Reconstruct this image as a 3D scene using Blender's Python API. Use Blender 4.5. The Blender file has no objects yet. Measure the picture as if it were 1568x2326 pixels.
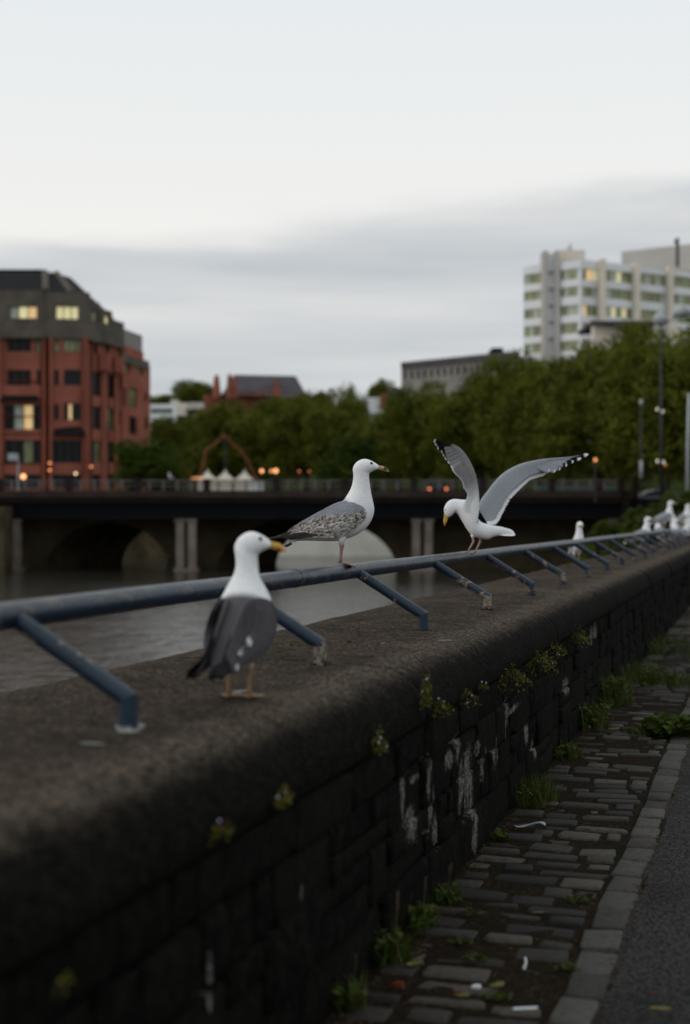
import bpy, bmesh, math, random
import numpy as np
from mathutils import Vector, Matrix, noise
from mathutils.bvhtree import BVHTree

scene = bpy.context.scene
COL = scene.collection
rad = math.radians
PI = math.pi

# ------------------------------------------------------------------ camera
TH = rad(16.3)                       # the wall runs along +Y, the camera looks 16.3 degrees left of it
EYE = 1.39
cam_d = bpy.data.cameras.new('camera'); cam = bpy.data.objects.new('camera', cam_d); COL.objects.link(cam)
cam.location = (0, 0, EYE)
cam.rotation_euler = (rad(90.26), 0, TH)
cam_d.sensor_fit = 'HORIZONTAL'; cam_d.sensor_width = 24.0; cam_d.lens = 50.0
cam_d.clip_start = 0.1; cam_d.clip_end = 9000
cam_d.dof.use_dof = True; cam_d.dof.focus_distance = 7.3; cam_d.dof.aperture_fstop = 1.7
scene.camera = cam

# ------------------------------------------------------------------ sky
SUN_EL, SUN_AZ = rad(28), rad(-112)  # a veiled low sun over the river, to the left
world = bpy.data.worlds.new('World'); scene.world = world; world.use_nodes = True
wt = world.node_tree; wt.nodes.clear()
def wn(t, **k):
    n = wt.nodes.new(t)
    for a, b in k.items(): setattr(n, a, b)
    return n
def wm(op, a, b=None, c=None, clamp=False):
    n = wn('ShaderNodeMath', operation=op, use_clamp=clamp)
    for i, v in enumerate((a, b, c)):
        if v is None: continue
        if isinstance(v, (int, float)): n.inputs[i].default_value = v
        else: wt.links.new(v, n.inputs[i])
    return n.outputs[0]
tc = wn('ShaderNodeTexCoord'); sep = wn('ShaderNodeSeparateXYZ'); wt.links.new(tc.outputs['Generated'], sep.inputs[0])
el = wm('DEGREES', wm('ARCSINE', sep.outputs['Z']))
az = wm('ARCTAN2', sep.outputs['X'], sep.outputs['Y'])
azc = wm('ADD', az, TH)
comb = wn('ShaderNodeCombineXYZ'); wt.links.new(wm('MULTIPLY', azc, 1.0), comb.inputs[0]); wt.links.new(wm('MULTIPLY', el, 0.085), comb.inputs[1])
n1 = wn('ShaderNodeTexNoise'); n1.inputs['Scale'].default_value = 3.2; n1.inputs['Detail'].default_value = 5; n1.inputs['Roughness'].default_value = 0.5
wt.links.new(comb.outputs[0], n1.inputs['Vector'])
comb2 = wn('ShaderNodeCombineXYZ'); wt.links.new(wm('MULTIPLY', azc, 2.6), comb2.inputs[0]); wt.links.new(wm('MULTIPLY', el, 0.42), comb2.inputs[1]); comb2.inputs[2].default_value = 3.1
n2 = wn('ShaderNodeTexNoise'); n2.inputs['Scale'].default_value = 1.3; n2.inputs['Detail'].default_value = 6; n2.inputs['Roughness'].default_value = 0.5
wt.links.new(comb2.outputs[0], n2.inputs['Vector'])
edge = wm('ADD', wm('MULTIPLY', wm('SINE', azc), 6.2), 12.0)
edge = wm('ADD', edge, wm('MULTIPLY', wm('SUBTRACT', n1.outputs['Fac'], 0.5), 5.0))
dd = wm('DIVIDE', wm('SUBTRACT', edge, el), 1.3)
ms = wn('ShaderNodeMapRange', interpolation_type='SMOOTHERSTEP'); wt.links.new(dd, ms.inputs['Value'])
ms.inputs['From Min'].default_value = -0.7; ms.inputs['From Max'].default_value = 1.1
# clear upper part: warm white above the bank, cooler higher up
up = wn('ShaderNodeMapRange'); wt.links.new(el, up.inputs['Value']); up.inputs['From Min'].default_value = 9; up.inputs['From Max'].default_value = 40
ru = wn('ShaderNodeValToRGB'); wt.links.new(up.outputs[0], ru.inputs[0])
ru.color_ramp.elements[0].color = (0.96, 0.94, 0.895, 1); ru.color_ramp.elements[1].color = (0.76, 0.83, 0.87, 1)
e = ru.color_ramp.elements.new(0.35); e.color = (0.85, 0.885, 0.90, 1)
# grey cloud bank with soft streaks
rc = wn('ShaderNodeValToRGB'); wt.links.new(n2.outputs['Fac'], rc.inputs[0])
rc.color_ramp.elements[0].position = 0.30; rc.color_ramp.elements[0].color = (0.55, 0.585, 0.615, 1)
rc.color_ramp.elements[1].position = 0.74; rc.color_ramp.elements[1].color = (0.77, 0.77, 0.765, 1)
mx = wn('ShaderNodeMix', data_type='RGBA'); wt.links.new(ms.outputs[0], mx.inputs['Factor'])
wt.links.new(ru.outputs[0], mx.inputs['A']); wt.links.new(rc.outputs[0], mx.inputs['B'])
bgc = wn('ShaderNodeBackground'); wt.links.new(mx.outputs['Result'], bgc.inputs[0]); bgc.inputs[1].default_value = 1.0
nish = wn('ShaderNodeTexSky'); nish.sky_type = 'NISHITA'; nish.sun_disc = False; nish.sun_elevation = SUN_EL; nish.sun_rotation = SUN_AZ
bgn = wn('ShaderNodeBackground'); wt.links.new(nish.outputs[0], bgn.inputs[0]); bgn.inputs[1].default_value = 0.08
ws = wn('ShaderNodeMixShader'); ws.inputs[0].default_value = 0.93
wt.links.new(bgn.outputs[0], ws.inputs[1]); wt.links.new(bgc.outputs[0], ws.inputs[2])
wo = wn('ShaderNodeOutputWorld'); wt.links.new(ws.outputs[0], wo.inputs[0])

sun_d = bpy.data.lights.new('sun', 'SUN'); sun = bpy.data.objects.new('sun', sun_d); COL.objects.link(sun)
sun_d.energy = 0.7; sun_d.angle = rad(25); sun_d.color = (1.0, 0.93, 0.84)
sv = Vector((math.sin(SUN_AZ) * math.cos(SUN_EL), math.cos(SUN_AZ) * math.cos(SUN_EL), math.sin(SUN_EL)))
sun.rotation_euler = sv.to_track_quat('Z', 'Y').to_euler()

vs = scene.view_settings
vs.view_transform = 'Standard'; vs.look = 'None'; vs.exposure = 0.0; vs.gamma = 1.0; vs.use_curve_mapping = False
scene.cycles.use_denoising = True
scene.cycles.max_bounces = 6; scene.cycles.diffuse_bounces = 3; scene.cycles.glossy_bounces = 3; scene.cycles.transmission_bounces = 2
scene.cycles.use_adaptive_sampling = True

# ------------------------------------------------------------------ placing helpers
RX = Vector((math.cos(TH), math.sin(TH), 0)); FX = Vector((-math.sin(TH), math.cos(TH), 0)); UZ = Vector((0, 0, 1))
FPX = 3266.7
def P(px, py, d):                    # a place that is d metres away, from where it stands in the view
    px, py, d = float(px), float(py), float(d)
    return Vector((0, 0, EYE)) + d * (FX + RX * ((px - 784) / FPX) + UZ * ((1178 - py) / FPX))
def on_x(px, py, xp):
    v = P(px, py, 1) - Vector((0, 0, EYE)); k = xp / v.x
    return Vector((0, 0, EYE)) + v * k
def on_z(px, py, zp):
    v = P(px, py, 1) - Vector((0, 0, EYE)); k = (zp - EYE) / v.z
    return Vector((0, 0, EYE)) + v * k
def S(r, g, b):                      # display value to linear
    f = lambda c: (c / 255 / 12.92) if c / 255 <= 0.04045 else ((c / 255 + 0.055) / 1.055) ** 2.4
    return (f(r), f(g), f(b))

# ------------------------------------------------------------------ materials
MATS = {}
def nodes(name):
    m = bpy.data.materials.new(name); m.use_nodes = True
    t = m.node_tree; b = t.nodes['Principled BSDF']
    MATS[name] = m
    return m, t, b
class N:
    """small wrapper to write node trees briefly"""
    def __init__(s, t): s.t = t
    def new(s, ty, **k):
        n = s.t.nodes.new(ty)
        for a, b in k.items(): setattr(n, a, b)
        return n
    def link(s, a, b): s.t.links.new(a, b)
    def math(s, op, a, b=None, c=None, clamp=False):
        n = s.new('ShaderNodeMath', operation=op, use_clamp=clamp)
        for i, v in enumerate((a, b, c)):
            if v is None: continue
            if isinstance(v, (int, float)): n.inputs[i].default_value = v
            else: s.link(v, n.inputs[i])
        return n.outputs[0]
    def noise(s, vec, scale, detail=4, rough=0.55, dist=0.0):
        n = s.new('ShaderNodeTexNoise'); n.inputs['Scale'].default_value = scale; n.inputs['Detail'].default_value = detail
        n.inputs['Roughness'].default_value = rough; n.inputs['Distortion'].default_value = dist
        if vec is not None: s.link(vec, n.inputs['Vector'])
        return n.outputs['Fac']
    def map(s, vec, sc=(1, 1, 1), loc=(0, 0, 0)):
        n = s.new('ShaderNodeMapping'); n.inputs['Scale'].default_value = sc; n.inputs['Location'].default_value = loc
        s.link(vec, n.inputs['Vector']); return n.outputs[0]
    def step(s, v, a, b):
        n = s.new('ShaderNodeMapRange', interpolation_type='SMOOTHSTEP'); s.link(v, n.inputs['Value'])
        n.inputs['From Min'].default_value = a; n.inputs['From Max'].default_value = b; return n.outputs[0]
    def mix(s, f, a, b, mode='MIX'):
        n = s.new('ShaderNodeMix', data_type='RGBA', blend_type=mode)
        for key, v in (('Factor', f), ('A', a), ('B', b)):
            if isinstance(v, (int, float)): n.inputs[key].default_value = v
            elif isinstance(v, tuple): n.inputs[key].default_value = (*v[:3], 1)
            else: s.link(v, n.inputs[key])
        return n.outputs['Result']
    def bump(s, h, strength, dist, bsdf, normal=None):
        n = s.new('ShaderNodeBump'); n.inputs['Strength'].default_value = strength; n.inputs['Distance'].default_value = dist
        s.link(h, n.inputs['Height'])
        if normal is not None: s.link(normal, n.inputs['Normal'])
        if bsdf is not None: s.link(n.outputs[0], bsdf.inputs['Normal'])
        return n.outputs[0]
    def pos(s): return s.new('ShaderNodeNewGeometry').outputs['Position']
    def obj(s): return s.new('ShaderNodeTexCoord').outputs['Object']
    def nrm(s):
        g = s.new('ShaderNodeNewGeometry'); q = s.new('ShaderNodeSeparateXYZ'); s.link(g.outputs['Normal'], q.inputs[0]); return q.outputs
    def orand(s): return s.new('ShaderNodeObjectInfo').outputs['Random']

def simple(name, col, rough=0.8, var=0.25, scale=3.0, bump=0.0, metal=0.0, detail=4):
    """a plain material with uneven tone, in world coordinates"""
    m, t, b = nodes(name); n = N(t)
    f = n.noise(n.pos(), scale, detail)
    c = n.mix(n.step(f, 0.3, 0.7), tuple(x * (1 - var) for x in col), tuple(x * (1 + var) for x in col))
    n.link(c, b.inputs['Base Color']); b.inputs['Roughness'].default_value = rough; b.inputs['Metallic'].default_value = metal
    if rough > 0.75 or name == 'bridge_girder': b.inputs['Specular IOR Level'].default_value = 0.1
    if bump: n.bump(n.noise(n.pos(), scale * 6, 5), bump, 0.02, b)
    return m
def lamp(name, col, strength):
    m, t, b = nodes(name)
    b.inputs['Base Color'].default_value = (*col, 1); b.inputs['Emission Color'].default_value = (*col, 1); b.inputs['Emission Strength'].default_value = strength
    return m

# concrete coping: exposed pale grit in dark grime, black crust down the face
m, t, b = nodes('concrete_coping'); n = N(t); p = n.pos()
grit = n.noise(p, 80, 4, 0.8); blot = n.noise(p, 5, 5, 0.6); big = n.noise(p, 1.4, 3)
def cells(sc, dist=0.0):
    v = n.new('ShaderNodeTexVoronoi'); v.inputs['Scale'].default_value = sc; v.inputs['Randomness'].default_value = 1.0; n.link(p, v.inputs['Vector'])
    s_ = n.new('ShaderNodeSeparateColor'); n.link(v.outputs['Color'], s_.inputs[0]); return s_.outputs[0]
cg = n.math('ADD', n.math('MULTIPLY', cells(170), 0.5), n.math('MULTIPLY', cells(92), 0.5))
c = n.mix(n.step(cg, 0.25, 0.9), S(24, 20, 17), S(104, 91, 78))
c = n.mix(n.math('MULTIPLY', n.step(blot, 0.42, 0.68), 0.6), c, S(40, 35, 30))
c = n.mix(n.math('MULTIPLY', n.step(big, 0.5, 0.7), 0.22), c, S(112, 100, 88))
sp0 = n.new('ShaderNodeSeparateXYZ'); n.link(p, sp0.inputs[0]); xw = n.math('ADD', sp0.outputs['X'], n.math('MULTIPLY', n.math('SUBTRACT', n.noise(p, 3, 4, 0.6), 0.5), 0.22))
rim_wear_lit = n.math('MULTIPLY', n.step(xw, -1.46, -1.36), n.step(xw, -1.20, -1.28))  # paler rim: wear, with the light on its tilted edge painted in
c = n.mix(n.math('MULTIPLY', rim_wear_lit, 0.4), c, n.mix(n.step(cg, 0.25, 0.8), S(44, 38, 33), S(128, 115, 101)))
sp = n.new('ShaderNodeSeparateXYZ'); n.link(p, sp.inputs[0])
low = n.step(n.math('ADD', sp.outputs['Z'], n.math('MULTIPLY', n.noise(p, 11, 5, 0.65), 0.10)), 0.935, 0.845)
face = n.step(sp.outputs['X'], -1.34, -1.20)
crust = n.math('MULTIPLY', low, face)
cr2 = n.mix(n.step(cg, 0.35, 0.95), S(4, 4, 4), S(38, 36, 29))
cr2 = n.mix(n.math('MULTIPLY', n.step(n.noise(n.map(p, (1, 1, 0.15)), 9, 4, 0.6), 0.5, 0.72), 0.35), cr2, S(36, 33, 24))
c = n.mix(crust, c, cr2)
drop = n.step(n.noise(n.map(p, (1, 1, 1)), 6.5, 4, 0.65), 0.70, 0.74)
c = n.mix(n.math('MULTIPLY', drop, n.math('MULTIPLY', n.math('SUBTRACT', 1.0, crust), 0.3)), c, S(120, 120, 112))
n.link(c, b.inputs['Base Color']); b.inputs['Roughness'].default_value = 0.95; b.inputs['Specular IOR Level'].default_value = 0.05
n.bump(n.math('ADD', grit, n.math('MULTIPLY', blot, 1.5)), 1.0, 0.009, b)

# wall stones: near black gritstone with lime runs that cross from stone to stone
m, t, b = nodes('wall_stone'); n = N(t); p = n.pos()
base = n.mix(n.orand(), S(12, 12, 11), S(24, 23, 20))
c = n.mix(n.step(n.noise(p, 22, 6, 0.7), 0.42, 0.72), base, S(36, 34, 30))
c = n.mix(n.math('MULTIPLY', n.step(n.noise(n.map(p, (1, 1, .3)), 7, 4), 0.58, 0.75), 0.4), c, S(26, 27, 14))
def lime(n, p):
    """lime run down the face: tall ragged patches of their own shape, a few metres along the wall"""
    q = n.new('ShaderNodeSeparateXYZ'); n.link(p, q.inputs[0])
    w1 = n.noise(n.map(p, (1, 1, .35)), 19, 6, 0.7, 0.8); w2 = n.noise(p, 60, 5, 0.75)
    wob = n.math('ADD', n.math('MULTIPLY', n.math('SUBTRACT', w1, 0.5), 9.0), n.math('MULTIPLY', n.math('SUBTRACT', w2, 0.5), 6.5))
    out = None
    for px, py, a_, b_ in ((922, 1806, .010, .05), (936, 1872, .030, .05), (948, 1768, .022, .010), (974, 1765, .012, .06), (984, 1840, .016, .07), (996, 1890, .016, .05), (960, 1900, .008, .02), (1030, 1725, .028, .03), (1052, 1790, .018, .09), (1066, 1770, .03, .10), (1075, 1850, .02, .12), (1100, 1735, .016, .06), (1128, 1712, .020, .05), (1040, 1690, .02, .05), (1085, 1700, .014, .03), (1150, 1630, .02, .06), (1168, 1610, .05, .012), (1198, 1670, .018, .05), (1215, 1705, .012, .04), (1350, 1440, .03, .05), (1290, 1560, .03, .04), (478, 2240, .006, .05), (690, 2030, .005, .02)):
        v = on_x(px, py, XFACE)
        dy = n.math('DIVIDE', n.math('SUBTRACT', q.outputs['Y'], v.y), a_ * 2.6 * max(1, v.y / 6)); dz = n.math('DIVIDE', n.math('SUBTRACT', q.outputs['Z'], v.z), b_ * 1.1)
        d = n.math('ADD', n.math('MULTIPLY', dy, dy), n.math('MULTIPLY', dz, dz))
        out = d if out is None else n.math('MINIMUM', out, d)
    return n.step(n.math('ADD', out, wob), 1.25, 0.75)
XFACE = -1.165
lm = lime(n, p)
c = n.mix(n.math('MULTIPLY', lm, 0.9), c, n.mix(n.step(n.noise(p, 55, 4, 0.7), 0.4, 0.6), S(62, 60, 56), S(138, 136, 128)))
n.link(c, b.inputs['Base Color']); b.inputs['Roughness'].default_value = 0.95; b.inputs['Specular IOR Level'].default_value = 0.04
n.bump(n.noise(p, 18, 7, 0.72), 1.0, 0.03, b)

m, t, b = nodes('lime_mortar'); n = N(t); p = n.pos()
c = n.mix(n.step(n.noise(p, 3.2, 4, 0.7), 0.60, 0.70), S(9, 9, 8), S(60, 58, 53))
n.link(c, b.inputs['Base Color']); b.inputs['Roughness'].default_value = 1.0; b.inputs['Specular IOR Level'].default_value = 0.02
n.bump(n.noise(p, 60, 4), 0.8, 0.008, b)

# setts
def sett_mat(name, a, bcol, cc):
    m, t, b = nodes(name); n = N(t); p = n.pos(); r = n.orand()
    c = n.mix(r, a, bcol)
    c = n.mix(n.math('MULTIPLY', n.step(n.math('FRACT', n.math('MULTIPLY', r, 7.31)), 0.72, 0.85), 0.8), c, cc)
    c = n.mix(n.math('MULTIPLY', n.step(n.noise(p, 42, 5, 0.7), 0.35, 0.75), 0.5), c, S(18, 17, 16))
    c = n.mix(n.math('MULTIPLY', n.step(n.noise(p, 14, 4, 0.6), 0.55, 0.7), 0.5), c, S(28, 24, 19))
    n.link(c, b.inputs['Base Color']); b.inputs['Roughness'].default_value = 0.8; b.inputs['Specular IOR Level'].default_value = 0.15
    n.bump(n.noise(p, 55, 6, 0.65), 0.8, 0.008, b)
sett_mat('sett_stone', S(36, 34, 31), S(60, 56, 51), S(86, 80, 72))
sett_mat('edge_sett_stone', S(60, 57, 53), S(86, 82, 76), S(60, 54, 48))
m, t, b = nodes('dirt_bed'); n = N(t); p = n.pos()
c = n.mix(n.step(n.noise(p, 60, 5, 0.7), 0.35, 0.7), S(22, 18, 14), S(52, 43, 33))
c = n.mix(n.math('MULTIPLY', n.step(n.noise(p, 4, 4), 0.5, 0.65), 0.5), c, S(24, 28, 12))
n.link(c, b.inputs['Base Color']); b.inputs['Roughness'].default_value = 1; b.inputs['Specular IOR Level'].default_value = 0.03; n.bump(n.noise(p, 90, 4), 1, 0.01, b)
m, t, b = nodes('asphalt'); n = N(t); p = n.pos()
c = n.mix(n.step(n.noise(p, 110, 4, 0.85), 0.46, 0.60), S(26, 25, 25), S(86, 83, 80))
c = n.mix(n.math('MULTIPLY', n.step(n.noise(p, 1.7, 5), 0.45, 0.7), 0.45), c, S(32, 31, 31))
c = n.mix(n.math('MULTIPLY', n.step(n.noise(p, 30, 3), 0.69, 0.74), 0.6), c, S(66, 56, 43))
n.link(c, b.inputs['Base Color']); b.inputs['Roughness'].default_value = 0.95; b.inputs['Specular IOR Level'].default_value = 0.05
n.bump(n.noise(p, 200, 3, 0.8), 0.8, 0.005, b)

# blue paint, chipped down to red primer and grey filler, grimy on top
m, t, b = nodes('blue_paint'); n = N(t); p = n.pos()
base = n.mix(n.noise(p, 8, 3), S(9, 31, 48), S(15, 41, 60))
ch = n.math('ADD', n.noise(p, 11, 5, 0.6, 0.5), n.math('MULTIPLY', n.math('SUBTRACT', 0.0, n.nrm()[2]), 0.035))
c = n.mix(n.step(ch, 0.572, 0.578), base, S(112, 40, 38))
c = n.mix(n.step(ch, 0.582, 0.588), c, n.mix(n.step(n.noise(p, 60, 4), .4, .6), S(92, 86, 74), S(132, 124, 108)))
nz = n.nrm()
wear = n.math('MULTIPLY', n.step(nz[2], 0.35, 0.95), n.step(n.noise(n.map(p, (1, .6, 1)), 24, 5, 0.7), 0.36, 0.62))
c = n.mix(n.math('MULTIPLY', wear, 0.25), c, S(90, 90, 84))
sk = n.step(n.noise(p, 70, 3, 0.6), 0.72, 0.78)
c = n.mix(n.math('MULTIPLY', sk, 0.7), c, S(140, 136, 124))
n.link(c, b.inputs['Base Color']); b.inputs['Roughness'].default_value = 0.5; b.inputs['Specular IOR Level'].default_value = 0.45
n.bump(n.math('ADD', n.noise(p, 45, 4), n.math('MULTIPLY', n.step(ch, 0.572, 0.59), -0.8)), 0.5, 0.003, b)
m, t, b = nodes('rail_paint'); n = N(t); p = n.pos(); nz = n.nrm()
c = n.mix(n.noise(p, 8, 3), S(8, 28, 46), S(15, 41, 62))
ch = n.noise(n.map(p, (1.6, .6, 1.6)), 16, 5, 0.65, 0.6)
c = n.mix(n.math('MULTIPLY', n.step(ch, 0.57, 0.61), 0.75), c, S(82, 74, 58))
wear = n.math('MULTIPLY', n.step(nz[2], 0.45, 0.95), n.step(n.noise(n.map(p, (2, .5, 2)), 14, 6, 0.8), 0.42, 0.60))
c = n.mix(n.math('MULTIPLY', wear, 0.45), c, S(104, 102, 92))
c = n.mix(n.math('MULTIPLY', n.step(n.noise(n.map(p, (3, 1, 3)), 7, 5, 0.8, 1.5), 0.58, 0.62), 0.6), c, S(96, 88, 70))
n.link(c, b.inputs['Base Color']); b.inputs['Roughness'].default_value = 0.4; b.inputs['Specular IOR Level'].default_value = 0.35
n.bump(n.noise(p, 45, 5), 0.5, 0.003, b)

# plumage: the vertex colour is the feathers' own colour
m, t, b = nodes('plumage'); n = N(t)
at = n.new('ShaderNodeAttribute'); at.attribute_name = 'Col'; o = n.obj()
f = n.noise(n.map(o, (0.35, 1, 1)), 160, 4, 0.6)
c = n.mix(1.0, at.outputs['Color'], n.mix(n.step(f, 0.25, 0.75), (0.84, 0.84, 0.84), (1, 1, 1)), 'MULTIPLY')
n.link(c, b.inputs['Base Color']); b.inputs['Roughness'].default_value = 0.8; b.inputs['Specular IOR Level'].default_value = 0.10
n.bump(f, 0.35, 0.003, b)
m, t, b = nodes('horn'); n = N(t)
at = n.new('ShaderNodeAttribute'); at.attribute_name = 'Col'
c = n.mix(1.0, at.outputs['Color'], n.mix(n.noise(n.obj(), 220, 4), (0.7, 0.7, 0.7), (1.1, 1.1, 1.1)), 'MULTIPLY')
n.link(c, b.inputs['Base Color']); b.inputs['Roughness'].default_value = 0.4
n.bump(n.noise(n.obj(), 260, 3), 0.4, 0.002, b)
m, t, b = nodes('eye_dark'); b.inputs['Base Color'].default_value = (0.008, 0.006, 0.005, 1); b.inputs['Roughness'].default_value = 0.08
simple('eye_brown', S(96, 74, 60), 0.4); simple('eye_pale', S(190, 170, 110), 0.4); simple('eye_lid', S(120, 60, 30), 0.5)

# foliage
def leafmat(name, a, bb, dead=None):
    m, t, b = nodes(name); n = N(t)
    at = n.new('ShaderNodeAttribute'); at.attribute_name = 'Col'; q = n.new('ShaderNodeSeparateColor'); n.link(at.outputs['Color'], q.inputs[0])
    c = n.mix(q.outputs[0], a, bb)
    c = n.mix(n.math('MULTIPLY', n.step(n.noise(n.pos(), 0.35, 3), 0.4, 0.62), 0.4), c, tuple(x * 1.35 for x in bb))
    if dead: c = n.mix(n.step(q.outputs[1], 0.86, 0.9), c, dead)
    n.link(c, b.inputs['Base Color']); b.inputs['Roughness'].default_value = 0.7; b.inputs['Specular IOR Level'].default_value = 0.1
    tr = n.new('ShaderNodeBsdfTranslucent'); n.link(c, tr.inputs[0])
    ms = n.new('ShaderNodeMixShader'); ms.inputs[0].default_value = 0.25
    n.link(b.outputs[0], ms.inputs[1]); n.link(tr.outputs[0], ms.inputs[2]); n.link(ms.outputs[0], t.nodes['Material Output'].inputs[0])
leafmat('leaf_tree', (0.032, 0.045, 0.004), (0.120, 0.130, 0.012))
leafmat('leaf_dark', (0.020, 0.036, 0.003), (0.052, 0.078, 0.006))
leafmat('leaf_weed', (0.018, 0.034, 0.004), (0.062, 0.085, 0.010), (0.11, 0.085, 0.045))
leafmat('leaf_coping', (0.045, 0.060, 0.008), (0.14, 0.13, 0.015), (0.14, 0.06, 0.014))
simple('bark', S(58, 50, 40), 0.95, 0.3, 4, 0.5)
simple('petal', S(190, 180, 205), 0.6)

# water
m, t, b = nodes('river_water'); n = N(t); p = n.pos()
b.inputs['Base Color'].default_value = (0.022, 0.020, 0.014, 1); b.inputs['Roughness'].default_value = 0.12; b.inputs['IOR'].default_value = 1.33
w1 = n.noise(n.map(p, (1, 0.6, 1)), 2.2, 5, 0.6, 0.5); w2 = n.noise(p, 0.35, 3)
n.bump(n.math('ADD', w1, n.math('MULTIPLY', w2, 1.2)), 0.5, 0.13, b)

simple('earth', S(70, 66, 50), 1.0, 0.3, 0.5)
simple('bank_earth', S(34, 34, 18), 1.0, 0.4, 1.5, 0.5); simple('grass_slope', S(40, 48, 18), 1.0, 0.3, 0.1)
simple('bridge_girder', S(8, 9, 14), 0.6, 0.15, 1.0)
simple('bridge_fascia', S(30, 26, 24), 0.9, 0.25, 1.5)
simple('bridge_kerbstone', S(56, 48, 44), 0.9, 0.2, 1.2)
simple('bridge_concrete', S(120, 110, 102), 0.9, 0.25, 1.0)
simple('balustrade_iron', S(100, 92, 90), 0.7, 0.2, 3)
simple('pillar_stone', S(44, 36, 38), 0.9, 0.2, 3)
simple('teal_panel', S(70, 100, 92), 0.7, 0.2, 1)
m, t, b = nodes('arch_stone'); n = N(t); p = n.pos()
c = n.mix(n.step(n.noise(p, 0.5, 5, 0.7), 0.35, 0.65), S(50, 44, 34), S(98, 86, 66))
c = n.mix(n.math('MULTIPLY', n.step(n.noise(p, 1.3, 5, 0.7), 0.5, 0.7), 0.7), c, S(44, 42, 26))
c = n.mix(n.orand(), c, tuple(x * 0.75 for x in S(76, 70, 56)))
n.link(c, b.inputs['Base Color']); b.inputs['Roughness'].default_value = 1; b.inputs['Specular IOR Level'].default_value = 0.05
simple('pale_water_standin', S(222, 218, 208), 0.9, 0.12, 0.5)
simple('brick_red', S(148, 90, 74), 0.9, 0.16, 0.35); simple('brick_red_dark', S(96, 50, 42), 0.9, 0.15, 0.5)
simple('lead_grey', S(92, 86, 78), 0.85, 0.2, 0.6); simple('slate_dark', S(24, 23, 25), 0.8, 0.2, 0.8)
simple('frame_dark', S(34, 35, 38), 0.5, 0.1, 2); simple('blind_pale', S(178, 184, 172), 0.8, 0.15, 1)
simple('office_white', S(226, 228, 230), 0.7, 0.06, 0.2); simple('office_cream', S(222, 212, 198), 0.8, 0.06, 0.3); simple('office_grey', S(186, 182, 176), 0.8, 0.06, 0.2)
simple('mullion_pale', S(205, 200, 186), 0.7, 0.1, 1)
simple('concrete_far', S(136, 132, 126), 0.9, 0.15, 0.4); simple('museum_brick', S(138, 84, 68), 0.9, 0.2, 0.4); simple('museum_slate', S(80, 76, 80), 0.8, 0.2, 0.6)
simple('tent_white', S(214, 206, 190), 0.8, 0.06, 1); simple('truss_rust', S(150, 84, 54), 0.7, 0.15, 1)
simple('pole_dark', S(20, 22, 25), 0.5, 0.15, 2); simple('pole_pale', S(156, 160, 162), 0.5, 0.1, 2); simple('white_paint', S(212, 214, 214), 0.6, 0.08, 2)
simple('car_paint', S(46, 56, 72), 0.25, 0.05, 1); simple('rubber', S(24, 24, 25), 0.8, 0.1, 2)
m, t, b = nodes('glass_dark'); b.inputs['Base Color'].default_value = (0.008, 0.009, 0.009, 1); b.inputs['Roughness'].default_value = 0.12; b.inputs['Specular IOR Level'].default_value = 0.12
m, t, b = nodes('glass_green'); n = N(t)
n.link(n.mix(n.step(n.noise(n.pos(), 0.55, 3), 0.35, 0.65), S(96, 104, 62), S(146, 150, 106)), b.inputs['Base Color']); b.inputs['Roughness'].default_value = 0.25
lamp('lit_window', S(236, 226, 170), 0.42); lamp('lit_pale', S(226, 214, 170), 0.34); lamp('lit_warm', S(238, 200, 140), 0.45); lamp('lamp_orange', (1.0, 0.42, 0.16), 2.0); lamp('lamp_yellow', (1.0, 0.80, 0.42), 2.0); lamp('lamp_white', (0.95, 0.9, 0.8), 0.35)
lamp('lamp_red', (1.0, 0.25, 0.12), 1.2)
lamp('lamp_wall', (1.0, 0.38, 0.14), 1.4)
simple('litter_white', S(225, 226, 226), 0.5, 0.05); simple('litter_plastic', S(150, 158, 160), 0.2, 0.1); simple('dead_leaf', S(98, 92, 50), 0.8, 0.3, 30); simple('crumb_brown', S(70, 58, 38), 0.9, 0.4, 60); simple('brick_bit', S(98, 48, 30), 0.9, 0.3, 30)
simple('bird_lime', S(138, 140, 134), 0.7, 0.25, 60)

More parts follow.
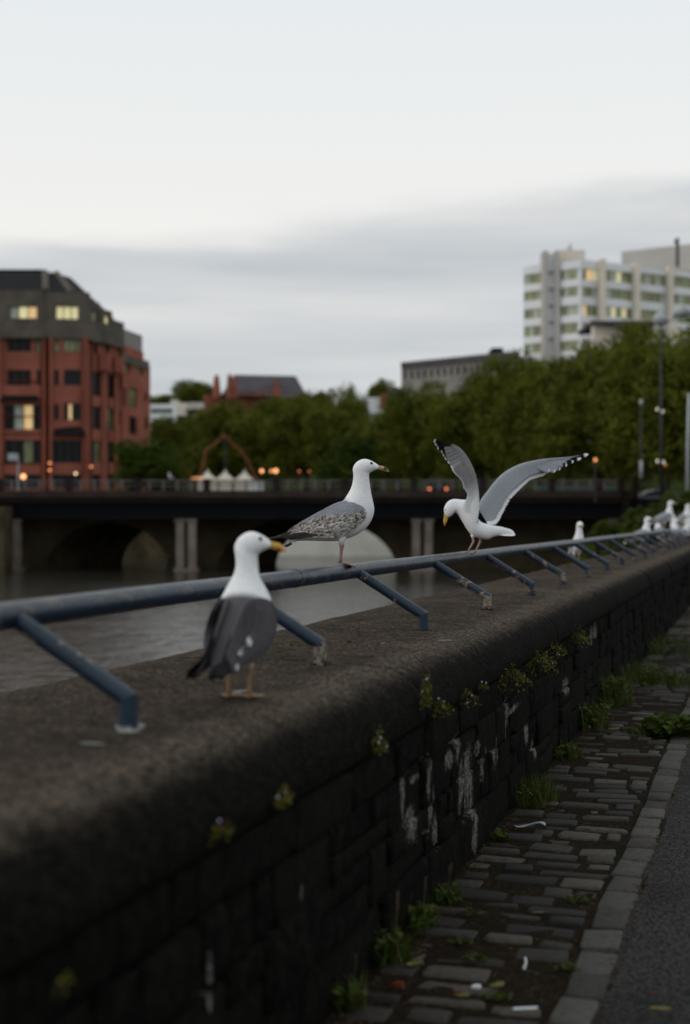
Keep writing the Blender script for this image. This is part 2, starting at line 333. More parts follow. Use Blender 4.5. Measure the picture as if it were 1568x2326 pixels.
# ------------------------------------------------------------------ mesh helpers
class MB:
    def __init__(s): s.v = []; s.f = []; s.c = []
    def add(s, vs, fs, cols=None):
        k = len(s.v); s.v.extend(tuple(q) for q in vs); s.f.extend(tuple(i + k for i in f) for f in fs)
        s.c.extend(cols if cols is not None else [(1, 1, 1)] * len(vs))
    def box(s, lo, hi, M=None):
        x0, y0, z0 = lo; x1, y1, z1 = hi
        vs = [Vector(q) for q in ((x0,y0,z0),(x1,y0,z0),(x1,y1,z0),(x0,y1,z0),(x0,y0,z1),(x1,y0,z1),(x1,y1,z1),(x0,y1,z1))]
        if M is not None: vs = [M @ q for q in vs]
        s.add(vs, [(0,3,2,1),(4,5,6,7),(0,1,5,4),(1,2,6,5),(2,3,7,6),(3,0,4,7)])
    def prism(s, poly, z0, z1):                 # poly: xy points, counter-clockwise
        n = len(poly); vs = [(x, y, z0) for x, y in poly] + [(x, y, z1) for x, y in poly]
        s.add(vs, [tuple(range(n))[::-1], tuple(range(n, 2 * n))] + [(i, (i + 1) % n, n + (i + 1) % n, n + i) for i in range(n)])
    def tube(s, pts, rs, sides=10, cols=None, flat=1.0, mitre=False):
        pts = [Vector(p) for p in pts]; n = len(pts)
        if not hasattr(rs, '__len__'): rs = [rs] * n
        vs = []; cc = []; prev = None
        for i, p in enumerate(pts):
            d = (pts[min(i + 1, n - 1)] - pts[max(i - 1, 0)]).normalized()
            if 0 < i < n - 1:
                d1 = (pts[i] - pts[i-1]).normalized(); d2 = (pts[i+1] - pts[i]).normalized(); d = (d1 + d2).normalized()
            if prev is None:
                a = d.cross(Vector((0, 0, 1))); a = a if a.length > 0.05 else d.cross(Vector((1, 0, 0)))
                a.normalize()
            else:
                a = (prev - d * prev.dot(d)).normalized()
            prev = a; bb = d.cross(a)
            mv = None
            if mitre and 0 < i < n - 1 and d1.dot(d2) < .98: mv = (d2 - d1).normalized(); mk = 1 / max(.3, d.dot(d1)) - 1
            for j in range(sides):
                w = 2 * PI * j / sides; q = a * math.cos(w) * rs[i] + bb * math.sin(w) * rs[i] * flat
                if mv is not None: q = q + mv * (q.dot(mv) * mk)
                vs.append(p + q)
                cc.append(cols[i] if cols else (1, 1, 1))
        fs = [(i*sides+j, i*sides+(j+1) % sides, (i+1)*sides+(j+1) % sides, (i+1)*sides+j) for i in range(n-1) for j in range(sides)]
        fs += [tuple(range(sides))[::-1], tuple(range((n-1)*sides, n*sides))]
        s.add(vs, fs, cc)
    def grid(s, rows, cols=None, closed=False):
        n = len(rows); mcount = len(rows[0]); vs = [q for r in rows for q in r]
        fs = []
        for i in range(n - 1):
            for j in range(mcount if closed else mcount - 1):
                k = (j + 1) % mcount
                fs.append((i*mcount+j, i*mcount+k, (i+1)*mcount+k, (i+1)*mcount+j))
        s.add(vs, fs, [q for r in cols for q in r] if cols else None)
    def mesh(s, name, mat=None, smooth=False):
        me = bpy.data.meshes.new(name); me.from_pydata(s.v, [], s.f)
        if mat: me.materials.append(MATS[mat])
        if any(c != (1, 1, 1) for c in s.c):
            ca = me.color_attributes.new('Col', 'FLOAT_COLOR', 'POINT')
            a = np.ones((len(s.v), 4), dtype=np.float32); a[:, :3] = np.array([c[:3] for c in s.c], dtype=np.float32)
            ca.data.foreach_set('color', a.ravel())
        if smooth: me.polygons.foreach_set('use_smooth', [True] * len(me.polygons))
        me.update(); return me
    def obj(s, name, mat=None, parent=None, smooth=False, fix=True):
        me = s.mesh(name, mat, smooth)
        if fix:
            bm = bmesh.new(); bm.from_mesh(me); bmesh.ops.recalc_face_normals(bm, faces=bm.faces); bm.to_mesh(me); bm.free()
        return link(name, me, parent)
def link(name, me, parent=None):
    o = bpy.data.objects.new(name, me); COL.objects.link(o)
    if parent is not None:
        o.parent = parent
    return o
def at_world(o, parent):            # geometry written in world coordinates, hung under a thing that stands elsewhere
    o.parent = parent; o.matrix_parent_inverse = Matrix.Translation(parent.location).inverted() if parent.rotation_euler.z == 0 else (Matrix.Translation(parent.location) @ Matrix.Rotation(parent.rotation_euler.z, 4, 'Z')).inverted()
    return o
def tag(o, label, cat, group=None, kind=None):
    if label: o['label'] = label
    if cat: o['category'] = cat
    if group: o['group'] = group
    if kind: o['kind'] = kind
    return o
def thing(name, label, cat, loc=(0, 0, 0), rz=0.0, group=None):
    o = bpy.data.objects.new(name, None); COL.objects.link(o); o.location = loc; o.rotation_euler = (0, 0, rz); o.empty_display_size = 0.2
    return tag(o, label, cat, group)
def structure(o): o['kind'] = 'structure'; return o
def stuff(o): o['kind'] = 'stuff'; return o

# ================================================================== SETTING: ground, water, banks
rng = random.Random(7)
WT = EYE - 0.523                     # top of the river wall
XF, XB = -1.17, -2.21                # its path face and its river edge
WATER = -2.12

mb = MB(); mb.box((-400, -60, WATER - 0.5), (400, 620, WATER)); structure(mb.obj('water', 'river_water'))
# the path: asphalt sheet with a gentle fall, reaching along the wall
mb = MB()
ys = [-6, -2, 0] + [2 + 1.0 * i for i in range(60)]; xs = [-0.46, 0.2, 1, 2, 3.5, 5.5]
mb.grid([[(x, y, -0.006 - 0.004 * x + 0.004 * noise.noise(Vector((x * 1.3, y * 0.7, 0)))) for x in xs] for y in ys])
structure(mb.obj('path', 'asphalt', smooth=True))
mb = MB(); mb.box((5.5, -6, -0.6), (60, 62, -0.03)); mb.box((-1.6, -6, -2.6), (5.5, 62, -0.06)); structure(mb.obj('ground', 'earth'))
# pavement of setts along the wall foot
mb = MB(); mb.grid([[(x, y, -0.007 + 0.008 * noise.noise(Vector((x * 6, y * 6, 3)))) for x in np.linspace(-1.22, -0.44, 9)] for y in np.linspace(-2, 60, 500)])
pave = structure(mb.obj('pavement', 'dirt_bed', smooth=True))
def stone_block(seed, bulge=0.10, rough=0.05, nu=4, nv=4):
    """unit block, top face worn: x,y in -.5..+.5, top at z=0, skirt below"""
    r = random.Random(seed); m = MB(); rows = []
    jit = {}
    for i in range(nv):
        row = []
        for j in range(nu):
            u = [-0.5, -0.43, 0.43, 0.5][j] if nu == 4 else -0.5 + j / (nu - 1); v = [-0.5, -0.40, 0.40, 0.5][i]
            e = (j in (0, nu - 1)) + (i in (0, nv - 1))
            zz = -bulge * (1.0 if e == 1 else 2.1 if e == 2 else 0) + r.uniform(-rough, rough)
            k = 1 - 0.02 * (e == 2)
            row.append((u * k + r.uniform(-.035, .035), v * k + r.uniform(-.045, .045), zz))
        rows.append(row)
    m.grid(rows)
    idx = [0*nu+j for j in range(nu)] + [i*nu+nu-1 for i in range(1, nv)] + [(nv-1)*nu+j for j in range(nu-2, -1, -1)] + [i*nu for i in range(nv-2, 0, -1)]
    ring = [m.v[k] for k in idx]; base = len(m.v)
    m.v += [(x, y, -1.0) for x, y, z in ring]; m.c += [(1, 1, 1)] * len(ring)
    L = len(idx); m.f += [(idx[k], idx[(k+1) % L], base + (k+1) % L, base + k) for k in range(L)]
    bm_me = m.mesh('stone', None, True)
    bm = bmesh.new(); bm.from_mesh(bm_me); bmesh.ops.recalc_face_normals(bm, faces=bm.faces); bm.to_mesh(bm_me); bm.free()
    return bm_me
sett_me = [stone_block(i, 0.10, 0.06) for i in range(10)]
for me in sett_me: me.materials.append(MATS['sett_stone']); me.name = 'sett'
edge_me = [stone_block(50 + i, 0.13, 0.07) for i in range(8)]
for me in edge_me: me.materials.append(MATS['edge_sett_stone']); me.name = 'edge_sett'
far_s = MB(); far_e = MB()
def put(me, name, loc, sc, rz, parent, far, single):
    if single:
        o = bpy.data.objects.new(name, me); COL.objects.link(o); o.parent = parent
        o.location = loc; o.scale = sc; o.rotation_euler = (rng.uniform(-.02, .02), rng.uniform(-.02, .02), rz)
    else:
        M = Matrix.Translation(loc) @ Matrix.Rotation(rz, 4, 'Z') @ Matrix.Diagonal((*sc, 1))
        far.add([M @ v.co for v in me.vertices], [tuple(p.vertices) for p in me.polygons])
y = 3.2; ns = 0
while y < 34:
    h = rng.uniform(0.105, 0.155); x = XF + 0.01; xe = -0.585
    while x < xe - 0.05:
        w = rng.uniform(0.12, 0.29)
        if xe - (x + w) < 0.08: w = xe - x
        if rng.random() > 0.06:
            loc = (x + w / 2 + rng.uniform(-.004, .004), y + h / 2 + rng.uniform(-.008, .008) + 0.02 * math.sin(x * 9 + y), rng.uniform(-0.012, 0.006))
            sc = (w - rng.uniform(0.015, 0.05), h - rng.uniform(0.018, 0.065), 0.05)
            put(rng.choice(sett_me), 'sett', loc, sc, rng.uniform(-.07, .07), pave, far_s, ns < 300); ns += 1
        x += w
    y += h
y = 3.1; ne = 0
while y < 34:
    h = rng.uniform(0.19, 0.27); w = rng.uniform(0.108, 0.125)
    put(rng.choice(edge_me), 'edge_sett', (-0.515 + rng.uniform(-.006, .006), y + h / 2, rng.uniform(0.0, 0.01)), (w, h - 0.016, 0.05), rng.uniform(-.05, .05), pave, far_e, ne < 150); ne += 1
    y += h
stuff(far_s.obj('distant_setts', 'sett_stone', pave)); stuff(far_e.obj('distant_edge_setts', 'edge_sett_stone', pave))

# ================================================================== the river wall
wall = thing('river_wall', 'long black stone river wall with a wide rounded concrete coping on top', 'wall', (-1.69, 3, 0))
mb = MB(); mb.box((-2.16, -1, -2.6), (XF - 0.028, 60, 0.675)); at_world(mb.obj('mortar', 'lime_mortar'), wall)
# coping: slabs with a rolled front edge
prof = [(-2.16, 0.66), (-2.21, 0.67), (-2.21, WT - 0.02), (-2.195, WT - 0.003), (-2.1, WT + 0.004), (-1.95, WT + 0.006), (-1.8, WT + 0.006), (-1.65, WT + 0.004), (-1.5, WT), (-1.40, WT - 0.004),
        (-1.33, WT - 0.011), (-1.275, WT - 0.022), (-1.23, WT - 0.042), (-1.195, WT - 0.072), (-1.172, WT - 0.108), (-1.160, WT - 0.15), (-1.158, 0.675), (-1.165, 0.662), (-1.2, 0.658)]
ysl = [-1.0, 1.55, 4.99, 8.35, 11.8, 15.3, 18.7, 22.2, 25.7, 29.1, 34, 40, 48, 60]
for k in range(len(ysl) - 1):
    a, bq = ysl[k] + 0.0008, ysl[k+1] - 0.0008; n_ = max(6, int((bq - a) / (0.06 if a < 12 else 0.4)))
    rows = []
    for i in range(n_ + 1):
        yy = a + (bq - a) * i / n_; e = 0.0012 if i in (0, n_) else 0
        rows.append([(x + 0.007 * noise.noise(Vector((yy * 1.7, x, z * 4))) - (e if x > -1.5 else -e), yy, z + (0.006 * noise.noise(Vector((yy * 2.1, x * 3, 5))) if z > 0.7 else 0) - (e if z > .7 else 0)) for x, z in prof])
    mb = MB(); mb.grid(rows); m_ = len(prof); mb.f += [tuple(range(m_)), tuple(range(n_ * m_, (n_ + 1) * m_))[::-1]]
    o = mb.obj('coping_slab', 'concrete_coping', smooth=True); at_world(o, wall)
# stones of the face
wst = [stone_block(100 + i, 0.16, 0.13) for i in range(12)]
for me in wst: me.materials.append(MATS['wall_stone']); me.name = 'wall_stone'
courses = [(0.655, 0.53), (0.53, 0.35), (0.35, 0.17), (0.17, -0.03)]
far_w = MB(); nw = 0; cand = []
wav = lambda y, z: z + (0.018 * noise.noise(Vector((y * .8, z * 5, 1))) if 0 < z < .6 else 0)
for ci, (z1, z0) in enumerate(courses):
    y = 0.6 + 0.13 * ci
    while y < 50:
        q = rng.random(); w = rng.uniform(0.18, 0.62) if q < .8 else rng.uniform(.10, .2)
        a_, b_ = wav(y + w / 2, z0), wav(y + w / 2, z1)
        if ci > 0 and rng.random() < .28:
            zm = a_ + (b_ - a_) * rng.uniform(.35, .65); w2 = w * rng.uniform(.3, .7)
            if rng.random() < .5: cand += [(y, w, a_, zm), (y, w, zm, b_)]
            else: cand += [(y, w, a_, zm), (y, w2, zm, b_), (y + w2, w - w2, zm, b_)]
        else: cand.append((y, w, a_, b_))
        y += w
cand.sort()
for (y, w, z0, z1) in cand:
    me = rng.choice(wst)
    # local x -> world y, local y -> world z, local z -> world +x
    Rm = Matrix(((0, 0, 1), (1, 0, 0), (0, 1, 0))).to_4x4()
    M = Matrix.Translation((XF + rng.uniform(-0.012, 0.012), y + w / 2, (z0 + z1) / 2 + rng.uniform(-.004, .004))) @ Matrix.Rotation(rng.uniform(-.025, .025), 4, 'X') @ Rm @ Matrix.Diagonal((w - 0.008, z1 - z0 - 0.006, 0.06, 1))
    if y + w > 1.8 and nw < 300:
        o = bpy.data.objects.new('wall_stone', me); COL.objects.link(o); o.parent = wall; o.matrix_parent_inverse = Matrix.Translation(wall.location).inverted(); o.matrix_basis = M; nw += 1
    else:
        far_w.add([M @ v.co for v in me.vertices], [tuple(p.vertices) for p in me.polygons])
o = far_w.obj('distant_stones', 'wall_stone'); at_world(o, wall); stuff(o)

# ================================================================== the railing
RXX, RZ, BX = -1.86, EYE - 0.247, -1.53
rail = thing('railing', 'low blue pipe railing with raking braces bolted to the coping, paint chipped', 'railing', (RXX, 3.3, WT))
mb = MB()
yy = list(np.arange(0.9, 41, 0.12))
mb.tube([(RXX + 0.004 * noise.noise(Vector((0, q * .5, 1))), q, RZ + 0.004 * noise.noise(Vector((0, q * .5, 7)))) for q in yy], [0.0365 + 0.0006 * noise.noise(Vector((0, q * 3, 0))) for q in yy], 20)
at_world(mb.obj('rail', 'rail_paint', smooth=True), rail)
for jy in (5.62, 12.1, 18.5, 25):
    mb = MB(); mb.tube([(RXX, jy - 0.004, RZ), (RXX, jy + 0.004, RZ)], 0.0385, 20); at_world(mb.obj('weld_seam', 'rail_paint', smooth=True), rail)
def brace(i, y):
    r = random.Random(i)
    m = MB(); q = 0.0235
    # rake, then a mitred turn into a short upright stub
    m.tube([(RXX + 0.022, y, RZ - 0.014), (BX, y, WT + 0.074), (BX, y, WT + 0.002)], [q, q * 1.02, q * 1.06], 18, mitre=True)
    m.tube([(BX, y, WT + .0), (BX, y, WT + .016)], q * 1.2, 16)
    o = m.obj('brace', 'blue_paint', smooth=True); at_world(o, rail)
    for p in o.data.polygons: p.use_smooth = len(p.vertices) == 4
    for e_ in o.data.edges: e_.use_edge_sharp = all(18 <= v_ < 36 for v_ in e_.vertices)
    m = MB()
    rr = [(BX + (0.034 + 0.008 * math.sin(3 * w + i)) * math.cos(w), y + (0.034 + 0.008 * math.sin(2 * w + i)) * math.sin(w)) for w in np.linspace(0, 2 * PI, 14)[:-1]]
    m.prism(rr, WT - 0.004, WT + 0.007)
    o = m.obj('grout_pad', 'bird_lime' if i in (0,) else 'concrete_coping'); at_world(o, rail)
for i in range(-1, 23): brace(i, 3.30 + 1.614 * i)

# ================================================================== gulls
def cr(a, n):
    """smooth resampling through the rows of a"""
    a = np.array(a, dtype=float); k = len(a); out = []
    pad = np.vstack([2 * a[0] - a[1], a, 2 * a[-1] - a[-2]])
    for i in range(n):
        u = i / (n - 1) * (k - 1); j = min(int(u), k - 2); f = u - j
        p0, p1, p2, p3 = pad[j], pad[j+1], pad[j+2], pad[j+3]
        out.append(0.5 * ((2 * p1) + (p2 - p0) * f + (2 * p0 - 5 * p1 + 4 * p2 - p3) * f * f + (3 * p1 - p0 - 3 * p2 + p3) * f ** 3))
    return np.array(out)
def lerp3(a, b, f): return tuple(a[i] + (b[i] - a[i]) * f for i in range(3))
def sstep(x, a, b): f = max(0, min(1, (x - a) / (b - a))); return f * f * (3 - 2 * f)

WHITE = (0.88, 0.88, 0.885); GREY = (0.29, 0.30, 0.335); DARK = (0.088, 0.081, 0.088); BLACK = (0.010, 0.010, 0.011)
def blade(mb, base, tip, nrm, w, colf, curve=0.0, n=9, round_tip=0.72, seed=0, camber=0.10):
    """one feather: a cambered blade from base to tip; colf(f along, side) gives its colour"""
    base, tip = Vector(base), Vector(tip); ax = tip - base; L = ax.length; ax.normalize()
    nrm = Vector(nrm); nrm = (nrm - ax * nrm.dot(ax)).normalized(); sd = ax.cross(nrm); rows = []; cols = []
    for i in range(n):
        f = i / (n - 1)
        ff = 0.5 * (1 - math.cos(PI * f)) if i > n // 2 else f
        prof = min(1, 0.35 + 1.3 * ff) * (math.sqrt(max(0, 1 - ((ff - round_tip) / (1 - round_tip)) ** 2)) if ff > round_tip else 1)
        c = base + ax * (L * ff) + sd * (curve * L * 4 * ff * (1 - ff)) 
        ww = w * max(prof, 0.03)
        rows.append([c - sd * ww * 0.5 - nrm * ww * camber, c + nrm * ww * 0.02, c + sd * ww * 0.5 - nrm * ww * camber])
        cols.append([colf(ff, -1), colf(ff, 0), colf(ff, 1)])
    mb.grid(rows, cols)

# standing profile, drawn from the tail root forward over the breast and up to the face: (back point, front point, half width)
K = 0.000437
def SP(x, y): return ((x - 885) * K, (1240 - y) * K)
RIBS = [((330, 985), (330, 1000), .008), ((450, 900), (480, 990), .030), ((560, 800), (600, 992), .044), ((660, 725), (740, 995), .057), ((760, 655), (870, 990), .066), ((850, 597), (980, 958), .070),
        ((905, 568), (1070, 917), .070), ((935, 532), (1150, 852), .066), ((962, 490), (1207, 770), .060), ((985, 448), (1234, 672), .052), ((1002, 400), (1223, 590), .044), ((1011, 350), (1206, 510), .038),
        ((1014, 310), (1191, 420), .034), ((1011, 270), (1181, 345), .032), ((1009, 235), (1181, 292), .0315), ((1021, 200), (1200, 270), .032), ((1048, 166), (1222, 258), .0315), ((1093, 139), (1240, 251), .029),
        ((1143, 131), (1254, 246), .026), ((1193, 145), (1265, 242), .021), ((1236, 168), (1273, 239), .0155), ((1274, 194), (1282, 236), .0085)]
WING = [((1156, 690), (1156, 702)), ((1112, 640), (1122, 765)), ((1030, 590), (1040, 838)), ((910, 575), (940, 912)), ((790, 612), (820, 945)), ((670, 680), (700, 945)), ((560, 742), (580, 942)), ((460, 808), (480, 942)),
        ((370, 868), (385, 952)), ((250, 922), (262, 972)), ((130, 962), (140, 980))]
def rotz(v, a, piv): x, y = v[0] - piv, v[1]; return (piv + x * math.cos(a) - y * math.sin(a), x * math.sin(a) + y * math.cos(a), v[2])

def ring_loft(ribs, n, sides, colf, headyaw=0.0, piv=0.0, hy=(0.48, 0.72), conv=SP, fat=1.0):
    arr = []
    for T, B, w in ribs:
        t_, b_ = conv(*T), conv(*B); arr.append([t_[0], t_[1], b_[0], b_[1], w])
    A = cr(arr, n); rows = []; cols = []
    for i, (tx, tz, bx, bz, w) in enumerate(A):
        u = i / (n - 1); row = []; cc = []; a = headyaw * sstep(u, *hy); w *= 1 + (fat - 1) * sstep(u, .55, .42)
        for j in range(sides):
            ph = 2 * PI * j / sides; c, s_ = math.cos(ph), math.sin(ph)
            x = (tx + bx) / 2 + (tx - bx) / 2 * c; z = (tz + bz) / 2 + (tz - bz) / 2 * c
            y = max(w, 0.002) * math.copysign(abs(s_) ** 0.88, s_)
            v = (x, y, z); cc.append(colf(u, c, v))
            if a: v = rotz(v, a, piv)
            row.append(v)
        rows.append(row); cols.append(cc)
    mb = MB(); mb.grid(rows, cols, closed=True)
    mb.f += [tuple(range(sides))[::-1], tuple(range((n - 1) * sides, n * sides))]
    return mb

def standing_gull(label, loc, heading, kind='adult', headyaw=0.0, scale=1.0, detail=True, group=None, leggap=0.028, rail_foot=False, neck=0.0):
    g = thing('gull', label, 'gull', loc, heading, group)
    g.scale = (scale,) * 3
    rr = random.Random(hash(label) % 1000 if False else len(label) * 7)
    mant = {'adult': GREY, 'dark': DARK, 'young': GREY}[kind]
    piv = SP(1105, 0)[0]; hy = headyaw
    def bcol(u, c, v):
        x, y, z = v
        # mantle covers the back behind a line that slopes from the nape to the shoulder
        f = sstep(0.012 + (1.0 - c) * 0.055 - (x - 0.006), -0.010, 0.010) if u < 0.5 else 0
        f *= 1 if c > -0.25 else 0
        col = lerp3(WHITE, mant, f)
        if kind == 'young' and u < 0.5 and c < 0: col = lerp3(col, (0.45, 0.43, 0.41), 0.5 * sstep(-c, 0.1, 0.8) * sstep(0.35 - u, 0, .2))
        if kind == 'young' and u > 0.48:
            k = noise.noise(Vector((x * 60, y * 60, z * 60))); col = lerp3(col, (0.60, 0.56, 0.50), 0.25 * sstep(k, 0.1, 0.5))
        return col
    nb, ns_ = (64, 28) if detail else (30, 12)
    fat = 1.34 if kind == 'dark' else 1.0
    body = ring_loft(RIBS, nb, ns_, bcol, hy, piv, fat=fat)
    hs = .92 if kind == 'dark' else 1.0                  # a slightly smaller head on the dark-backed bird
    def shrink(v): k = 1 - (1 - hs) * sstep(v[2], .20, .36); return (piv + (v[0] - piv) * k, v[1] * k, v[2] - (1 - k) * .04)
    body.v = [shrink(v) for v in body.v]
    bo = body.obj('body', 'plumage', g, True)
    flat = ring_loft(RIBS, 44, 20, bcol, 0, 0, fat=fat); bvh = BVHTree.FromPolygons([Vector(v) for v in flat.v], [f for f in flat.f if len(f) == 4])
    # ---- folded wings
    NU, NV = (34, 12) if detail else (16, 7)
    W = cr([[*SP(*T), *SP(*B)] for T, B in WING], NU)
    if kind == 'dark':
        for i in range(NU): W[i][0] -= .024 * (1 - i / NU) ** 2; W[i][2] -= .024 * (1 - i / NU) ** 2; W[i][1] -= .02 * (i / NU) ** 2; W[i][3] -= .022 * (i / NU) ** 2
    pts = np.zeros((NU, NV, 3))
    for i in range(NU):
        for j in range(NV):
            v = j / (NV - 1); x = W[i][0] * (1 - v) + W[i][2] * v; z = W[i][1] * (1 - v) + W[i][3] * v
            h = bvh.ray_cast(Vector((x, 1, z)), Vector((0, -1, 0)))
            y = h[0].y if h[0] is not None else -1
            pts[i, j] = (x, y, z)
    for i in range(NU):
        for j in range(NV):
            if pts[i, j, 1] < 0: pts[i, j, 1] = (0.040 if j > NV * 0.4 else 0.026) if kind == 'dark' else (0.020 if j > NV * 0.4 else 0.010)
    Y = pts[:, :, 1]
    for _ in range(5 if detail else 2):
        Q = Y.copy(); Q[1:-1, 1:-1] = 0.25 * (Y[:-2, 1:-1] + Y[2:, 1:-1] + Y[1:-1, :-2] + Y[1:-1, 2:]); Q[1:-1, 0] = 0.5 * (Y[:-2, 0] + Y[2:, 0]); Q[1:-1, -1] = 0.5 * (Y[:-2, -1] + Y[2:, -1]); Y[:] = np.maximum(Q, Y * 0.97)
    def surf(u, v, lift=0.0):
        a = min(max(u, 0), 1) * (NU - 1); bq = min(max(v, 0), 1) * (NV - 1); i = min(int(a), NU - 2); j = min(int(bq), NV - 2); fa, fb = a - i, bq - j
        p = pts[i, j] * (1-fa) * (1-fb) + pts[i+1, j] * fa * (1-fb) + pts[i, j+1] * (1-fa) * fb + pts[i+1, j+1] * fa * fb
        return Vector((p[0], p[1] + lift, p[2]))
    vb = lambda u: np.interp(u, [0, .1, .2, .4, .5, .6, 1], [0.10, .42, .42, .26, .17, .05, 0])   # grey above, mottled below on the young bird
    def wcol(u, v):
        if kind == 'young':
            if u > .76 or (v > .88 and u > .34): return (0.026, 0.021, 0.018)
            if v < vb(u): return GREY
            return (0.34, 0.31, 0.28)
        c = mant
        if u > 0.60: c = lerp3(mant, BLACK, sstep(u, .62, .70))
        if v > 0.93 and kind != 'dark' and u < .6: c = lerp3(c, WHITE, .6)
        return c
    for sgn in (1, -1):
        mb = MB(); rows = []; cols = []
        for i in range(NU):
            u = i / (NU - 1)
            front = [(p[0], sgn * (p[1] + 0.0075 * math.sin(PI * min(1, max(0.06, j / (NV - 1)))) ** 0.4), p[2]) for j, p in enumerate(pts[i])]
            back = [(p[0], sgn * (p[1] - 0.006), p[2]) for p in pts[i][::-1]]
            rows.append(front + back); cc = [wcol(u, j / (NV - 1)) for j in range(NV)]; cols.append(cc + cc[::-1])
        mb.grid(rows, cols, closed=True); L = 2 * NV
        mb.f += [tuple(range(L)), tuple(range((NU - 1) * L, NU * L))[::-1]]
        wo_ = mb.obj('wing', 'plumage', g, True)
        if not detail: continue
        # covert and scapular feathers in overlapping rows
        fm = MB(); r2 = random.Random(5)
        nrow = 13 if kind == 'young' else 11
        for ri in range(nrow):
            v = 0.03 + 0.92 * ri / (nrow - 1)
            cnt = 30 if kind == 'young' else 24
            for k in range(cnt, -1, -1):
                u = 0.03 + 0.70 * (k + 0.5 * (ri % 2) + (r2.uniform(-.3, .3) if kind == 'young' else 0)) / cnt
                if ri == nrow - 1 and u > .62: continue
                L_ = r2.uniform(.020, .032) if kind == 'young' else 0.045
                if kind == 'young' and v < vb(u): L_ = 0.045
                a_ = surf(u, v + r2.uniform(-.02, .02), 0.0075); du = L_ / 0.42
                b_ = surf(u + du, v + 0.06 + r2.uniform(-.015, .015), 0.0095)
                a_.y *= sgn; b_.y *= sgn
                if kind == 'young':
                    if v < vb(u) - .02:
                        tn = r2.uniform(.88, 1.08); cf = lambda f, s_, tn=tn: tuple(q * tn for q in GREY)
                    else:
                        dk = r2.random(); br = lerp3((0.060, 0.042, 0.032), (0.22, 0.18, 0.145), dk ** 2); pale = lerp3((0.36, 0.33, 0.30), (0.66, 0.65, 0.65), r2.random()); lo_ = r2.uniform(.45, .72); sd_ = r2.choice((-1, 0, 1, 2))
                        cf = lambda f, s_, br=br, pale=pale, lo_=lo_, sd_=sd_: pale if (f > 0.93 or s_ == sd_) else (br if f > lo_ else lerp3(pale, br, .25))
                    wd = 0.017
                else:
                    tn = r2.uniform(.93, 1.05); wd = 0.030
                    edge_c = lerp3(mant, WHITE, .10)
                    cf = lambda f, s_, tn=tn, edge_c=edge_c: tuple(q * tn for q in (edge_c if f > .95 else mant))
                blade(fm, a_, b_, (0.12, sgn, 0.25), wd, cf, n=6, round_tip=.6)
        co = fm.obj('coverts', 'plumage', wo_, True, fix=False)
        # folded primaries, long and black, stepping back to the wing tip
        for k, (bx_, by_, tx_, ty_, tw) in enumerate([(620, 925, 330, 968, .020), (600, 915, 290, 955, .021), (560, 905, 215, 950, .020), (520, 905, 160, 962, .019), (500, 905, 98, 974, .017)]):
            m2 = MB(); bb_ = Vector((SP(bx_, by_)[0], sgn * (0.056 - 0.004 * k), SP(bx_, by_)[1])); tt_ = Vector((SP(tx_, ty_)[0], sgn * (0.027 - 0.004 * k), SP(tx_, ty_)[1]))
            if kind == 'dark': tt_.z -= .020; bb_.z -= .008; tt_.x -= .01; tt_.y = (.072 - .005 * k) if sgn > 0 else -.012; tw *= 1.5
            bk = (0.030, 0.025, 0.022) if kind == 'young' else BLACK
            ec = (0.20, 0.18, 0.16) if kind == 'young' else (lerp3(BLACK, WHITE, .35) if k in (1, 3) else BLACK)
            blade(m2, bb_, tt_, (0, sgn, 0.5), tw, lambda f, s_: ec if (f > 0.955) else bk, n=10, round_tip=.8)
            m2.obj('primary_feather', 'plumage', wo_, True, fix=False)
        if kind == 'young':
            m2 = MB(); blade(m2, (SP(640, 905)[0], sgn * .052, SP(640, 905)[1]), (SP(505, 962)[0] - .03, sgn * .036, SP(505, 962)[1] + .006), (0, sgn, .3), .016, lambda f, s_: (0.022, .018, .016), n=8); m2.obj('secondary_feather', 'plumage', wo_, True, fix=False)
        if kind == 'dark':
            # ruffled tertials: tufts of white and grey standing off the dark mantle
            r3 = random.Random(11)
            for (cx_, cy_, sp_, n_f, off_) in (((640, 790, 16, 7, .070), (570, 860, 22, 9, .058), (520, 925, 20, 8, .046)) if sgn < 0 else ()):
                for q_ in range(n_f):
                    bx_, by_ = cx_ + r3.uniform(-sp_, sp_), cy_ + r3.uniform(-sp_, sp_) * .6; an = r3.gauss(2.55, .16); L_ = r3.uniform(70, 125)
                    a_ = Vector((SP(bx_, by_)[0], sgn * off_, SP(bx_, by_)[1])); b_ = Vector((SP(bx_ + math.cos(an) * L_, 0)[0], sgn * (off_ - r3.uniform(.0, .012)), SP(0, by_ + math.sin(an) * L_)[1]))
                    cw = lerp3(WHITE, DARK, r3.choice((.25, .5, .7, .8, .1))); st = r3.uniform(.45, .75)
                    m2 = MB(); blade(m2, a_, b_, (-.2, sgn, .6), r3.uniform(.009, .017), lambda f, s_, cw=cw, st=st: lerp3(DARK, cw, sstep(f, st - .25, st)), n=9, round_tip=.6); m2.obj('tertial_feather', 'plumage', wo_, True, fix=False)
    # ---- tail
    tm = MB(); tm.tube([(*[SP(470, 950)[0]], 0, SP(470, 950)[1]), (SP(400, 975)[0], 0, SP(400, 975)[1]), (SP(330, 1000)[0], 0, SP(330, 1000)[1])], [.026, .02, .01], 8, [WHITE] * 3, 0.5)
    to = tm.obj('tail', 'plumage', g, True)
    nt = 9 if detail else 5
